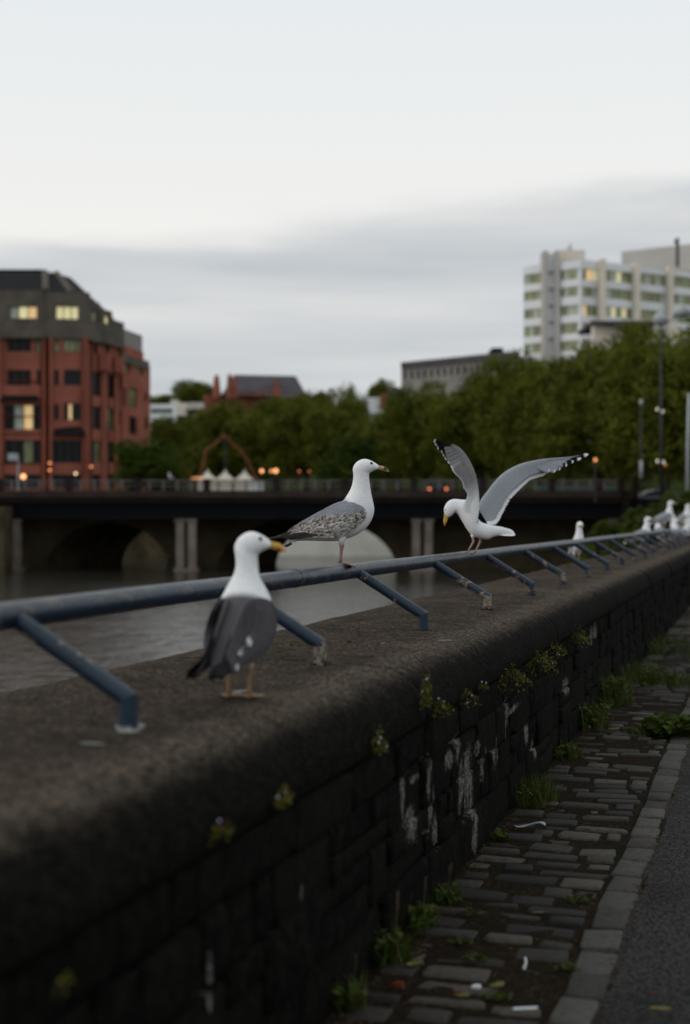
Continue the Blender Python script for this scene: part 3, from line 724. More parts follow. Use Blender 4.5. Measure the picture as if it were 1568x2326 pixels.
    for k in range(nt):
        a = (k - (nt - 1) / 2) / ((nt - 1) / 2)
        m2 = MB()
        bb_ = Vector((SP(450, 0)[0], a * 0.012, SP(0, 965)[1] - abs(a) * .002)); tt_ = Vector((SP(270, 0)[0] + abs(a) * .012, a * 0.036, SP(0, 1048)[1] - abs(a) * .006 + .001 * (k % 2)))
        if kind == 'dark': tt_.x += .055; tt_.z += .010; tt_.y *= .55
        if kind == 'young': cf = lambda f, s_: (0.022, .018, .016) if .55 < f < .97 else WHITE
        else: cf = lambda f, s_: WHITE
        blade(m2, bb_, tt_, (0, 0, 1), 0.020 if detail else .03, cf, n=8, round_tip=.85); m2.obj('tail_feather', 'plumage', to, True, fix=False)
    # ---- bill, eyes
    YEL = (0.62, 0.38, 0.04) if kind != 'young' else (0.46, 0.33, 0.16)
    BILL = [((1262, 192), (1252, 241), .0085), ((1290, 200), (1285, 247), .0078), ((1315, 205), (1310, 254), .0070), ((1338, 210), (1335, 262), .0062), ((1356, 219), (1352, 266), .0055), ((1372, 233), (1366, 265), .0045), ((1383, 250), (1376, 265), .0032), ((1388, 268), (1384, 270), .0012)]
    def bill(u, c, v):
        x = v[0] / K + 885; z = 1240 - v[2] / K
        if kind == 'young':
            if 1338 < x < 1372 and c > -0.4: return (0.03, 0.02, 0.02)
            if 1318 < x < 1350 and c <= -0.2: return (0.50, 0.10, 0.03)
            if x > 1378: return (0.5, .42, .3)
        else:
            if 1318 < x < 1352 and c < 0.05: return (0.55, 0.035, 0.02)
        return YEL
    bl = ring_loft(BILL, 26 if detail else 8, 14 if detail else 8, bill, 0, 0)
    bl.v = [shrink(rotz(v, hy, piv)) for v in bl.v]; bk_ = bl.obj('bill', 'horn', g, True)
    if detail:
        m2 = MB(); pp = [(1210, 226), (1235, 222), (1255, 228), (1290, 236), (1320, 240), (1345, 247)]
        for sg in (1, -1):
            m2.tube([shrink(rotz((SP(x, y)[0], sg * w, SP(x, y)[1]), hy, piv)) for (x, y), w in zip(pp, (.0205, .0165, .0105, .0084, .0078, .0066))], [.0005, .0009, .001, .0009, .0008, .0005], 5, [(0.10, .07, .05)] * 6)
        m2.obj('gape_line', 'horn', bk_)
        for sg in (1, -1):
            def disc(r, off, mat, nm, par):
                mm = MB(); cx, cz = SP(1203, 181)
                rows = []
                for a in range(5):
                    th = a / 4 * PI / 2
                    rows.append([shrink(rotz((cx + 1.25 * r * math.sin(th) * math.cos(w) + 0.0, sg * (off + r * .45 * math.cos(th)), cz + 1.1 * r * math.sin(th) * math.sin(w)), hy, piv)) for w in np.linspace(0, 2 * PI, 13)[:-1]])
                mm.grid(rows, closed=True); return mm.obj(nm, mat, par, True)
            # head half width near the eye
            e1 = disc(0.0068, 0.0222, 'eye_brown' if kind == 'young' else 'eye_lid', 'eye', g)
            disc(0.0052, 0.0240, 'eye_pale' if kind == 'adult' else 'eye_brown', 'iris', e1); disc(0.0030, 0.0260, 'eye_dark', 'pupil', e1)
    # ---- legs
    LEG = {'dark': (0.34, 0.20, 0.085), 'adult': (0.42, 0.25, 0.22), 'young': (0.30, 0.19, 0.16)}[kind]
    for sgn in (1, -1):
        y = sgn * leggap; m2 = MB(); tk = .82 if kind == 'dark' else 1.0
        xk = SP(893, 1045); xf = SP(880, 1215)
        cols = [WHITE, lerp3(WHITE, LEG, .3), LEG, LEG, LEG, LEG]
        m2.tube([(SP(900, 940)[0], y, SP(0, 940)[1]), (SP(888, 1000)[0], y, SP(0, 1000)[1]), (xk[0], y, xk[1]), (SP(888, 1090)[0], y, SP(0, 1090)[1]), (SP(882, 1170)[0], y, SP(0, 1170)[1]), (xf[0], y, xf[1])], [.021, .0135, .0105 * tk, .0072 * tk, .0066 * tk, .0082 * tk], 10, cols)
        lo = m2.obj('leg', 'horn', g, True)
        f = MB(); ank = Vector((xf[0], y, xf[1])); tips = []
        for ti, (dx, dy) in enumerate(((.066, -.028), (.076, .004), (.060, .033))):
            tz = 0.003
            if rail_foot: tz = -0.008 - 0.012 * (ti == 1) 
            mid = Vector((xf[0] + dx * .5, y + dy * .5, 0.0065 - (0.002 if rail_foot else 0))); tip = Vector((xf[0] + dx, y + dy, tz)); tips.append((mid, tip))
            f.tube([ank, ank.lerp(mid, .5) + Vector((0, 0, .001)), mid, mid.lerp(tip, .6) + Vector((0, 0, .0015)), tip, tip + Vector((.006, 0, -.004))], [.0062, .0045, .0038, .0034, .0026, .0008], 8, [LEG] * 5 + [(0.02, .02, .02)])
        for (m1, t1), (m2_, t2) in zip(tips, tips[1:]):   # webs
            f.add([ank, m1, t1.lerp(m1, .12), (t1 + t2) / 2 * .78 + ank * .22, t2.lerp(m2_, .12), m2_], [(0, 1, 2, 3), (0, 3, 4, 5)], [tuple(q * .8 for q in LEG)] * 6)
        f.tube([ank, ank + Vector((-.010, 0, -.001)), ank + Vector((-.016, 0, -.006))], [.004, .003, .001], 6, [LEG] * 3)
        f.obj('foot', 'horn', lo, True, fix=False)
    return g

g1 = standing_gull('dark-backed gull standing on the concrete coping nearest the camera, head turned right', on_z(543, 1588, WT + 0.003), TH + rad(79), 'dark', headyaw=rad(-82), scale=1.0, leggap=0.031)
p2 = Vector((RXX, 6.33, RZ + 0.036))
g2 = standing_gull('young gull with mottled brown wings standing on the blue rail in sharp profile', P(784, 1282, p2.dot(FX) ), TH + rad(-2), 'young', rail_foot=True, leggap=0.026)
g2.location = (RXX - 0.01, p2.y, RZ + 0.036)

# ---- the gull that has just landed on the rail with both wings up
def wings_up():
    FEET = Vector((RXX, 9.17, RZ + 0.036)); D0 = FEET.dot(FX)
    g = thing('gull', 'white gull landing on the rail with both wings raised, bill pointing down', 'gull', FEET, TH)
    Mi = (Matrix.Translation(FEET) @ Matrix.Rotation(TH, 4, 'Z')).inverted()
    def W(zx, zy, off=0.0):         # local point: zoomed picture coordinates to metres in the bird's own frame
        return Mi @ P((1700 + zx / 2.24) * 0.5679, (1700 + zy / 2.24) * 0.5679, D0 + off)
    def conv(x, y): q = W(x, y); return (q.x, q.z)
    BR = [((762, 940), (775, 985), .012), ((700, 915), (690, 990), .022), ((640, 905), (620, 1002), .030), ((565, 888), (565, 1026), .042), ((510, 872), (500, 1018), .052), ((474, 832), (430, 996), .060), ((458, 782), (386, 948), .064),
          ((440, 730), (348, 888), .063), ((412, 692), (316, 834), .056), ((372, 672), (291, 797), .049), ((332, 669), (272, 784), .042), ((298, 665), (259, 792), .037), ((262, 664), (250, 803), .034), ((226, 674), (238, 814), .031), ((196, 699), (225, 822), .027), ((176, 735), (213, 827), .022), ((171, 763), (205, 829), .017), ((176, 790), (199, 829), .0095)]
    def bc(u, c, v): return lerp3(WHITE, GREY, sstep(c, 0.25, .55) * sstep(u, .26, .30) * sstep(.50, u, u + .001) if .26 < u < .5 else 0)
    ring_loft(BR, 60, 26, bc, conv=conv).obj('body', 'plumage', g, True)
    BL = [((170, 788), (204, 822), .0085), ((172, 812), (206, 838), .0075), ((169, 838), (203, 856), .0066), ((167, 862), (196, 872), .0058), ((169, 882), (189, 884), .0045), ((176, 900), (184, 896), .002), ((182, 907), (184, 905), .001)]
    def blc(u, c, v): return (0.55, .08, .03) if (.62 < u < .9 and c < .3) else (0.62, 0.38, 0.06)
    ring_loft(BL, 20, 12, blc, conv=conv).obj('bill', 'horn', g, True)
    for sg in (-1, 1):
        q = W(184, 762); m2 = MB(); rows = []
        def eye(r, off, mat, nm, par):
            m2 = MB(); rows = []
            for a in range(5):
                th = a / 4 * PI / 2
                rows.append([(q.x + r * math.sin(th) * math.cos(w), sg * (off + r * .4 * math.cos(th)), q.z + r * math.sin(th) * math.sin(w)) for w in np.linspace(0, 2 * PI, 13)[:-1]])
            m2.grid(rows, closed=True); return m2.obj(nm, mat, par, True)
        e = eye(.0062, .0165, 'eye_lid', 'eye', g); eye(.0048, .0178, 'eye_pale', 'iris', e); eye(.0028, .0195, 'eye_dark', 'pupil', e)
    # tail
    tm = MB(); a, b_ = W(640, 955), W(720, 960); tm.tube([a, a.lerp(b_, .5), b_], [.028, .024, .014], 8, [WHITE] * 3, .6); to = tm.obj('tail', 'plumage', g, True)
    tips = [(745, 928), (772, 936), (788, 945), (798, 955), (806, 966), (810, 978), (812, 986), (790, 990), (765, 988)]
    for k, (x, y) in enumerate(tips):
        m2 = MB(); off = .03 - .0075 * k
        blade(m2, W(655, 925 + 7 * k, off * .3), W(x, y, off), (0.2, -.5, 1), .020, lambda f, s_: WHITE, n=8, round_tip=.88); m2.obj('tail_feather', 'plumage', to, True, fix=False)
    # wings
    def wing(LE, TE, offL, offT, split, toward, grey, tipblack, prim, seed):
        """LE leading edge, TE feather tips, both root to tip; off*: depth beyond the body plane at root, middle, tip"""
        r = random.Random(seed); n = 44
        Lp = cr([[*p] for p in LE], n); oL = np.interp(np.linspace(0, 1, n), np.linspace(0, 1, len(offL)), offL)
        L3 = [W(Lp[i][0], Lp[i][1], oL[i]) for i in range(n)]
        Tp = cr([[*p] for p in TE], n); oT = np.interp(np.linspace(0, 1, n), np.linspace(0, 1, len(offT)), offT)
        T3 = [W(Tp[i][0], Tp[i][1], oT[i]) for i in range(n)]
        mb = MB(); rows = []; cols = []
        for i in range(n):
            s_ = i / (n - 1); fr = float(np.interp(s_, [0, split, split + .12, 1], [.86, .76 if toward > 0 else .50, .40, .20])); ring = []; cc = []
            ch = (T3[i] - L3[i]); nr = Vector((0, -toward, 0)); nr = (nr - ch.normalized() * nr.dot(ch.normalized())).normalized()
            th = np.interp(s_, [0, .4, 1], [.016, .010, .003]); m_ = 9
            for j in range(m_ - 1, -1, -1): f = j / (m_ - 1); ring.append(L3[i] + ch * (fr * f) + nr * (th * .65 * (min(1, f / .2) if f < .2 else (1 - f) / .8) + .0012)); cc.append(grey(s_, f * fr))
            for j in range(1, m_): f = j / (m_ - 1); ring.append(L3[i] + ch * (fr * f) - nr * th * .4 * math.sin(PI * f)); cc.append(grey(s_, f * fr))
            rows.append(ring); cols.append(cc)
        mb.grid(rows, cols)
        wo_ = mb.obj('wing', 'plumage', g, True)
        at = lambda A, s_: A[min(n - 1, int(s_ * (n - 1)))].lerp(A[min(n - 1, int(s_ * (n - 1)) + 1)], s_ * (n - 1) - int(s_ * (n - 1)))
        # secondaries
        ns2 = 30
        for k in range(ns2):
            s_ = 0.03 + (split + .06) * k / ns2; base = at(L3, s_).lerp(at(T3, s_), .40); tip = at(T3, s_ + r.uniform(-.004, .004)); tip = base + (tip - base) * r.uniform(.985, 1.015)
            m2 = MB(); nn = Vector((0, -toward, 0)); sh = Vector((0, toward * .0005 * k, 0))
            gcol = grey(s_, .6)
            blade(m2, base + sh, tip + sh * 2, nn + Vector((.25, 0, .1)), .030, lambda f, sd: WHITE if f > (.78 if toward > 0 else .90) else (gcol if sd == 0 else tuple(v * .84 for v in gcol)), n=14, round_tip=.93, camber=.03)
            m2.obj('secondary_feather', 'plumage', wo_, True, fix=False)
        for k, (s_, tx, ty, of, w, blackfrom) in enumerate(prim):
            base = at(L3, s_).lerp(at(T3, s_), .25); tip = W(tx, ty, of); m2 = MB(); nn = Vector((0, -toward, 0)); gcol = grey(s_, .6)
            def cf(f, sd, b=blackfrom, gcol=gcol, k=k):
                if f > .945: return WHITE
                if b < 1 and f > b: return BLACK if not (k >= len(prim) - 2 and .84 < f < .93) else WHITE
                return gcol if sd == 0 else tuple(v * .85 for v in gcol)
            blade(m2, base, tip, nn + Vector((.15, 0, .2)), w, cf, n=16, round_tip=.86, curve=0.02 * toward); m2.obj('primary_feather', 'plumage', wo_, True, fix=False)
        return wo_
    gU = (0.36, 0.375, 0.41)
    far_grey = lambda s_, f: gU
    wing([(470, 735), (505, 662), (558, 592), (622, 508), (690, 440), (760, 392), (850, 350), (940, 325), (1060, 304), (1150, 296), (1290, 285), (1420, 268)],
         [(560, 880), (622, 892), (656, 868), (690, 800), (724, 735), (785, 645), (835, 594), (890, 545), (945, 495), (1000, 474), (1072, 455), (1120, 412), (1215, 390), (1330, 330), (1440, 282)],
         [.045, .07, .11, .16, .22, .26], [.03, .06, .10, .17, .23, .27], .66, 1, far_grey, None,
         [(.66, 1120, 412, .19, .034, 2), (.69, 1172, 414, .20, .034, .93), (.72, 1217, 394, .21, .032, .86), (.75, 1276, 359, .22, .030, .80), (.78, 1335, 328, .235, .028, .70), (.81, 1402, 298, .25, .026, .55), (.84, 1466, 262, .26, .024, .45)], 3)
    def near_grey(s_, f):
        c = lerp3(WHITE, (0.33, 0.32, 0.325), sstep(s_, .18, .42))
        return lerp3(c, BLACK, sstep(s_, .80, .84) * .97)
    wing([(470, 860), (488, 760), (488, 680), (484, 600), (470, 500), (442, 405), (392, 300), (332, 222), (270, 180), (180, 150), (110, 135)],
         [(430, 890), (392, 830), (352, 740), (372, 660), (382, 610), (345, 552), (332, 505), (290, 452), (248, 415), (226, 365), (192, 315), (160, 270), (140, 232), (112, 200), (92, 165)],
         [-.06, -.07, -.09, -.12, -.15, -.18], [-.05, -.06, -.07, -.10, -.13, -.17], .55, -1, near_grey, None,
         [(.56, 243, 404, -.11, .040, 2), (.60, 236, 372, -.115, .040, 2), (.64, 205, 330, -.12, .040, 2), (.68, 180, 300, -.125, .038, .90), (.72, 162, 268, -.13, .036, .80), (.76, 146, 236, -.14, .034, .68), (.80, 112, 205, -.15, .032, .5), (.84, 92, 165, -.16, .030, .40), (.88, 82, 140, -.17, .028, .35)], 4)
    # legs
    LEG = (0.42, 0.25, 0.22)
    for (pts, tips) in (([(428, 985), (432, 1012), (436, 1046), (410, 1092), (384, 1140)], [(300, 1143), (318, 1150), (352, 1158)]), ([(500, 1000), (502, 1025), (490, 1062), (465, 1110), (438, 1152)], [(398, 1148), (405, 1166), (425, 1178)])):
        m2 = MB(); off = -.012 if pts[0][0] < 450 else .03
        pp = [W(x, y, off) for x, y in pts]; m2.tube(pp, [.015, .009, .0078, .0055, .0062], 10, [WHITE, LEG, LEG, LEG, LEG]); lo = m2.obj('leg', 'horn', g, True)
        f = MB(); ank = pp[-1]; tp = []
        for k, (x, y) in enumerate(tips):
            q = W(x, y, off - .035 + .012 * k); md = ank.lerp(q, .5) + Vector((0, 0, .003)); tp.append(q); f.tube([ank, md, q, q + Vector((-.004, 0, -.006))], [.0058, .0042, .003, .001], 8, [LEG] * 3 + [(.02, .02, .02)])
        for q1, q2 in zip(tp, tp[1:]): f.add([ank, q1, (q1 + q2) / 2 * .8 + ank * .2, q2], [(0, 1, 2), (0, 2, 3)], [tuple(v * .8 for v in LEG)] * 4)
        f.obj('foot', 'horn', lo, True, fix=False)
wings_up()

def dup(src, label, loc, heading, scale, group):
    r = src.copy(); COL.objects.link(r); r.location = loc; r.rotation_euler = (0, 0, heading); r.scale = (scale,) * 3; r['label'] = label; r['group'] = group
    for ch in src.children:
        c = ch.copy(); COL.objects.link(c); c.parent = r
        for q in ch.children:
            d = q.copy(); COL.objects.link(d); d.parent = c
    return r
GR = 'gulls gathered at the far end of the railing'
fa = standing_gull('white gull seen from the front behind the rail, apart from the far flock', (-2.12, 16.88, WT + 0.003), TH + rad(-78), 'adult', scale=1.0, detail=False)
fb = dup(fa, 'gull behind the rail with its bill to the right, leftmost of the far flock', P(1456, 1178, 25.0), TH + rad(2), 1.14, GR); fb.location.z = WT + .003
fc = dup(fa, 'grey-winged gull standing highest of the far flock, head at the right', P(1512, 1178, 27.5), TH + rad(-8), 1.14, GR); fc.location = (RXX, fc.location.y, RZ + .036)
fd = dup(fa, 'gull standing on the rail at the right edge behind the grey-winged one', P(1553, 1178, 34), TH + rad(-50), 1.15, GR); fd.location.z = RZ + .03; fd.location.x = RXX
fe = dup(fa, 'lower gull on the coping with its back to the viewer, left of a touching pair', P(1502, 1178, 29.5), TH + rad(115), 1.15, GR); fe.location.z = WT + .003
ff = dup(fa, 'lower gull on the coping leaning right, right of a touching pair', P(1528, 1178, 29.0), TH + rad(40), 1.08, GR); ff.location.z = WT + .003
fg = dup(fa, 'gull on the coping just behind the touching pair, facing left', P(1541, 1178, 33.0), TH + rad(170), 1.15, GR); fg.location.z = WT + .06
fh = dup(fa, 'lower gull on the coping cut by the right edge of the picture', P(1562, 1178, 33.5), TH + rad(20), 1.15, GR); fh.location.z = WT + .003
for (px, d, z_, hd, lab) in ((1540, 36.5, RZ + .03, 60, 'small distant gull on the rail between the grey-winged one and the edge'), (1563, 39.0, RZ + .03, -100, 'farthest gull of the flock, a white speck on the rail at the right edge'), (1551, 31.0, WT + .003, -20, 'gull low on the coping under the two at the right edge')):
    q = dup(fa, lab, P(px, 1178, d), TH + rad(hd), 1.05, GR); q.location.z = z_
    if z_ > WT + .1: q.location.x = RXX

# ================================================================== far bank, bridges, buildings (written in a frame turned with the view)
def X(px, d): return (px - 784) * d / FPX
def Z(py, d): return EYE + (1178 - py) * d / FPX
def vw(x, y, z=0.0): return RX * x + FX * y + Vector((0, 0, z))
ROT = Matrix.Rotation(TH, 4, 'Z')
def vthing(name, label, cat, px, d, z, group=None):
    o = thing(name, label, cat, vw(X(px, d), d, z), TH, group); return o
def vp(mb, name, mat, par, smooth=False, fix=True):
    o = mb.obj(name, mat, None, smooth, fix); o.rotation_euler = (0, 0, TH)
    if par is not None:
        o.parent = par; o.matrix_parent_inverse = (Matrix.Translation(par.location) @ ROT).inverted()
    return o
GZ = 2.4
m0 = MB(); m0.box((-1600, 135, -3), (1600, 3500, GZ)); structure(vp(m0, 'far_ground', 'earth', None))
t_ = vthing('quay_wall', 'pale wall added in place of bright water beyond the right-hand bridge arch', 'wall', 700, 134.6, WATER)  # added pale wall whose colour stands for the brightness of open water
m0 = MB(); m0.box((X(480, 134), 134.2, WATER - .4), (X(1100, 134), 134.98, GZ + .1)); vp(m0, 'wall', 'pale_water_standin', t_)
m0 = MB(); m0.box((X(480, 134), 134.1, GZ + .1), (X(1100, 134), 135.1, GZ + .35)); vp(m0, 'parapet', 'concrete_far', t_)
t_ = vthing('quay_wall', 'dark stone quay wall below the red brick building', 'wall', 200, 134.6, WATER)
m0 = MB(); m0.box((X(-200, 134), 134.2, WATER - .4), (X(478, 134), 134.98, GZ + .1)); vp(m0, 'wall', 'arch_stone', t_)

# river bank on the right, falling from the wall to the water
mb = MB(); rows = []
for i in range(40):
    y = 9 + i * 3.2; e = -2.16 - max(0, (y - 9)) * 0.02
    wx = e - 0.3 - (y - 9) * 0.056
    top = 0.62 * sstep(y, 9, 14) + GZ * sstep(y, 40, 105) * .8
    row = [(wx - 1.0, y, WATER - .5), (wx, y, WATER + .05), (wx * .6 + e * .4, y, WATER * .45 + top * .5), (wx * .25 + e * .75, y, top * .95), (e, y, top), (e + 6, y, top * (0 if y < 60 else 1) if y < 60 else top), (60, y, top if y >= 60 else -.2)]
    if y < 60: row[5] = (e + .05, y, top - .01); row[6] = (e + .1, y, top - .4)
    rows.append([(a, b, c + .15 * noise.noise(Vector((a * .4, b * .3, 0)))) for a, b, c in row])
mb.grid(rows); structure(mb.obj('river_bank', 'bank_earth', smooth=True))

# ---- girder bridge
D = 95.0; sc_ = D / FPX
br = vthing('road_bridge', 'dark flat girder road bridge with an open balustrade across the river', 'bridge', 700, D, WATER)
def vbox(px0, px1, y0, y1, py0, py1, name, mat, par, dd=None):
    d = dd or y0; m0 = MB(); m0.box((X(px0, d), y0, Z(py1, d)), (X(px1, d), y1, Z(py0, d))); return vp(m0, name, mat, par)
L0, L1 = -260, 1412
vbox(L0, L1, 95.35, 98.4, 1130, 1143, 'deck', 'bridge_fascia', br, D)
vbox(L0, L1, 95.0, 95.6, 1114, 1130, 'kerb', 'bridge_kerbstone', br, D)
vbox(L0, L1, 95.1, 95.36, 1130.5, 1143, 'fascia', 'bridge_fascia', br, D)
vbox(L0, L1, 95.5, 95.8, 1143.2, 1174, 'girder', 'bridge_girder', br, D)
vbox(L0, L1, 95.3, 96.0, 1174.2, 1178, 'flange', 'bridge_fascia', br, D)
vbox(L0, L1, 97.6, 97.9, 1143.2, 1174, 'girder', 'bridge_girder', br, D)
vbox(L0, L1, 95.2, 95.32, 1090.5, 1093.5, 'top_rail', 'balustrade_iron', br, D)
vbox(L0, L1, 95.2, 95.3, 1102, 1104, 'middle_rail', 'balustrade_iron', br, D)
px = -258; k = 0
pil = [-2 + 157.2 * i for i in range(-1, 10)]
while px < L1:
    if all(abs(px - q) > 14 for q in pil):
        m0 = MB(); m0.box((X(px - 2, D), 95.19, Z(1114, D)), (X(px + 2, D), 95.33, Z(1090, D))); vp(m0, 'baluster', 'balustrade_iron', br)
    px += 31.4
for q in pil:
    m0 = MB(); m0.box((X(q - 7, D), 94.95, Z(1114.2, D)), (X(q + 7, D), 95.55, Z(1091, D))); m0.box((X(q - 9, D), 94.9, Z(1091, D)), (X(q + 9, D), 95.6, Z(1088, D))); vp(m0, 'pillar', 'pillar_stone', br)
for q in (407, 434, 947, 975, 1397, 31):
    m0 = MB(); w = 9; m0.box((X(q - w, D), 95.5, WATER - .5), (X(q + w, D), 96.3, Z(1186, D))); m0.box((X(q - w - 3, D), 95.4, Z(1186, D)), (X(q + w + 3, D), 96.5, Z(1178.2, D))); m0.box((X(q - w - 5, D), 95.3, WATER - .5), (X(q + w + 5, D), 96.6, Z(1292, D))); vp(m0, 'column', 'bridge_concrete', br)
vbox(1414, 1432, 95, 99, 1114, 1330, 'abutment', 'bridge_fascia', br, D)

# ---- old stone arch bridge just behind it
ab = vthing('arch_bridge', 'old stone bridge with two low arches behind the dark girders', 'bridge', 560, 99, WATER)
AR = [(245, 140, 113), (697, 205, 127)]
Da = 99.0; skew = 3.6; Y1 = 109.0
def under(px):
    for c, a, b_ in AR:
        u = (px - c) / a
        if abs(u) < 1: return Z(1300 - b_ * math.sqrt(1 - u * u), Da)
    return None
pxs = sorted(set([L0, 1425] + list(np.linspace(L0, 1425, 120)) + [c + a * math.cos(w) for c, a, _ in AR for w in np.linspace(0, PI, 25)]))
for (yy_, sk, nm) in ((Da, 0, 'spandrel_wall'), (Y1, skew, 'spandrel_wall')):
    mb = MB()
    for p0, p1 in zip(pxs, pxs[1:]):
        mid = (p0 + p1) / 2; u0 = under(p0 + .001) if under(mid) is not None else None; u1 = under(p1 - .001) if under(mid) is not None else None
        z0 = WATER - .4 if under(mid) is None else (u0 if u0 is not None else Z(1300, Da)); z1 = WATER - .4 if under(mid) is None else (u1 if u1 is not None else Z(1300, Da))
        a, b_ = X(p0, Da) + sk, X(p1, Da) + sk
        mb.add([(a, yy_, z0), (b_, yy_, z1), (b_, yy_, 2.3), (a, yy_, 2.3), (a, yy_ + .5, z0), (b_, yy_ + .5, z1), (b_, yy_ + .5, 2.3), (a, yy_ + .5, 2.3)], [(0, 1, 2, 3), (7, 6, 5, 4), (0, 4, 5, 1), (2, 6, 7, 3)])
    vp(mb, nm, 'arch_stone', ab)
for c, a, b_ in AR:
    mb = MB(); rows = []
    for f in np.linspace(0, 1, 5):
        rows.append([(X(c + a * math.cos(w), Da) + skew * f, Da + .02 + (Y1 - Da) * f, Z(1300 - b_ * math.sin(w), Da)) for w in np.linspace(-.08, PI + .08, 30)])
    mb.grid(rows); vp(mb, 'barrel', 'arch_stone', ab)
    # voussoirs round the front of the arch
    nv_ = 22
    for k in range(nv_):
        w0, w1 = PI * k / nv_ + .006, PI * (k + 1) / nv_ - .006; m0 = MB(); q = []
        for w, e in ((w0, 0), (w1, 0), (w1, 11), (w0, 11)): q.append((X(c + (a + e) * math.cos(w), Da), Z(1300 - (b_ + e) * math.sin(w), Da)))
        m0.add([(x, Da - .09, z) for x, z in q] + [(x, Da + .1, z) for x, z in q], [(0, 1, 2, 3), (7, 6, 5, 4), (0, 4, 5, 1), (1, 5, 6, 2), (2, 6, 7, 3), (3, 7, 4, 0)]); vp(m0, 'voussoir', 'arch_stone', ab)
m0 = MB(); m0.box((X(L0, Da), 98.6, 2.3), (X(1425, Da) + 4, 113, 2.78)); vp(m0, 'roadway', 'bridge_fascia', ab)
for c0 in (30, 420, 950):           # rubble footings between the arches
    mb = MB(); rows = []
    for i in range(9):
        rows.append([(X(c0 - 40 + 10 * i, Da) + .2 * noise.noise(Vector((i, j, c0))), Da - 1.6 + j * .4, WATER - .3 + (.35 + .5 * sstep(j, 0, 4)) + .3 * noise.noise(Vector((i * .9, j * .9, c0 + 3)))) for j in range(6)])
    mb.grid(rows); vp(mb, 'footing', 'arch_stone', ab, True)
ra = vthing('stone_abutment', 'rough stone abutment at the left edge of the river below the bridge', 'abutment', -20, 92, WATER)
mb = MB(); rows = []
for i in range(12):
    rows.append([(X(-160 + 15 * i, 92) + .35 * noise.noise(Vector((i * .5, j * .6, 2))) - .06 * j, 92 + .12 * j + (.04 * i) ** 2 + .3 * noise.noise(Vector((i * .7, j * .7, 9))), Z(1335 - 17 * j, 92)) for j in range(12)])
mb.grid(rows); vp(mb, 'face', 'arch_stone', ra, True)
m0 = MB(); m0.box((X(-160, 92), 92.6, WATER - 1), (X(4, 92), 95, Z(1150, 92))); vp(m0, 'core', 'arch_stone', ra)

# ---- facade tool: wall with true openings, frames and panes
def facade(par, A, B, zt, zb, wins, mat, thick=0.35, frame='frame_dark', out=0.0, seed=1, name='wall'):
    """A, B = (px, d) ends seen from the camera; zt, zb picture rows at A's depth; wins (px0, px1, py0, py1, panes, pane material)"""
    r = random.Random(seed)
    a = Vector((X(*A), A[1] - out, 0)); b_ = Vector((X(*B), B[1] - out, 0)); ax = (b_ - a); L = ax.length; ax.normalize(); inn = Vector((-ax.y, ax.x, 0))
    if inn.y < 0: inn = -inn
    M = Matrix((( ax.x, inn.x, 0, a.x), (ax.y, inn.y, 0, a.y), (0, 0, 1, 0), (0, 0, 0, 1)))
    def upos(px):                   # along the facade where the line of sight px meets it
        k = (px - 784) / FPX; return (k * a.y - a.x) / (ax.x - k * ax.y)
    rec = []
    for w in wins:
        u0, u1 = sorted((upos(w[0]), upos(w[1]))); um = (u0 + u1) / 2; dm = a.y + ax.y * um
        rec.append((max(0.02, u0), min(L - .02, u1), Z(w[3], dm), Z(w[2], dm), w[4], w[5]))
    z0, z1 = (Z(zb, A[1]) if zb is not None else GZ - .2), Z(zt, A[1]); lv = sorted({z0, z1, *[q for w in rec for q in (w[2], w[3]) if z0 < q < z1]})
    mb = MB()
    for q0, q1 in zip(lv, lv[1:]):
        mid = (q0 + q1) / 2; cuts = sorted((w[0], w[1]) for w in rec if w[2] < mid < w[3]); u = 0
        for c0, c1 in cuts:
            if c0 > u: mb.box((u, 0, q0), (c0, thick, q1), M)
            u = max(u, c1)
        if u < L: mb.box((u, 0, q0), (L, thick, q1), M)
    mb.box((0, thick + .04, z0), (L, thick + .5, z1), M)
    vp(mb, name, mat, par)
    for (u0, u1, w0, w1, npn, pm) in rec:
        m0 = MB(); fw = .07
        for q in ((u0, w0, u0 + fw, w1), (u1 - fw, w0, u1, w1), (u0 + fw, w0, u1 - fw, w0 + fw), (u0 + fw, w1 - fw, u1 - fw, w1)): m0.box((q[0], thick - .16, q[1]), (q[2], thick - .04, q[3]), M)
        for k in range(1, npn):
            c = u0 + (u1 - u0) * k / npn; m0.box((c - fw * .7, thick - .15, w0 + fw), (c + fw * .7, thick - .05, w1 - fw), M)
        wn_ = vp(m0, 'window', frame, par)
        for k in range(npn):
            c0, c1 = u0 + (u1 - u0) * k / npn, u0 + (u1 - u0) * (k + 1) / npn; mm = pm(r, k) if callable(pm) else pm
            m0 = MB(); m0.box((c0 + .02, thick - .09, w0 + .02), (c1 - .02, thick + .01, w1 - .02), M); o = m0.obj('pane', mm); o.parent = wn_; o.matrix_parent_inverse = Matrix.Identity(4)
    return M, L

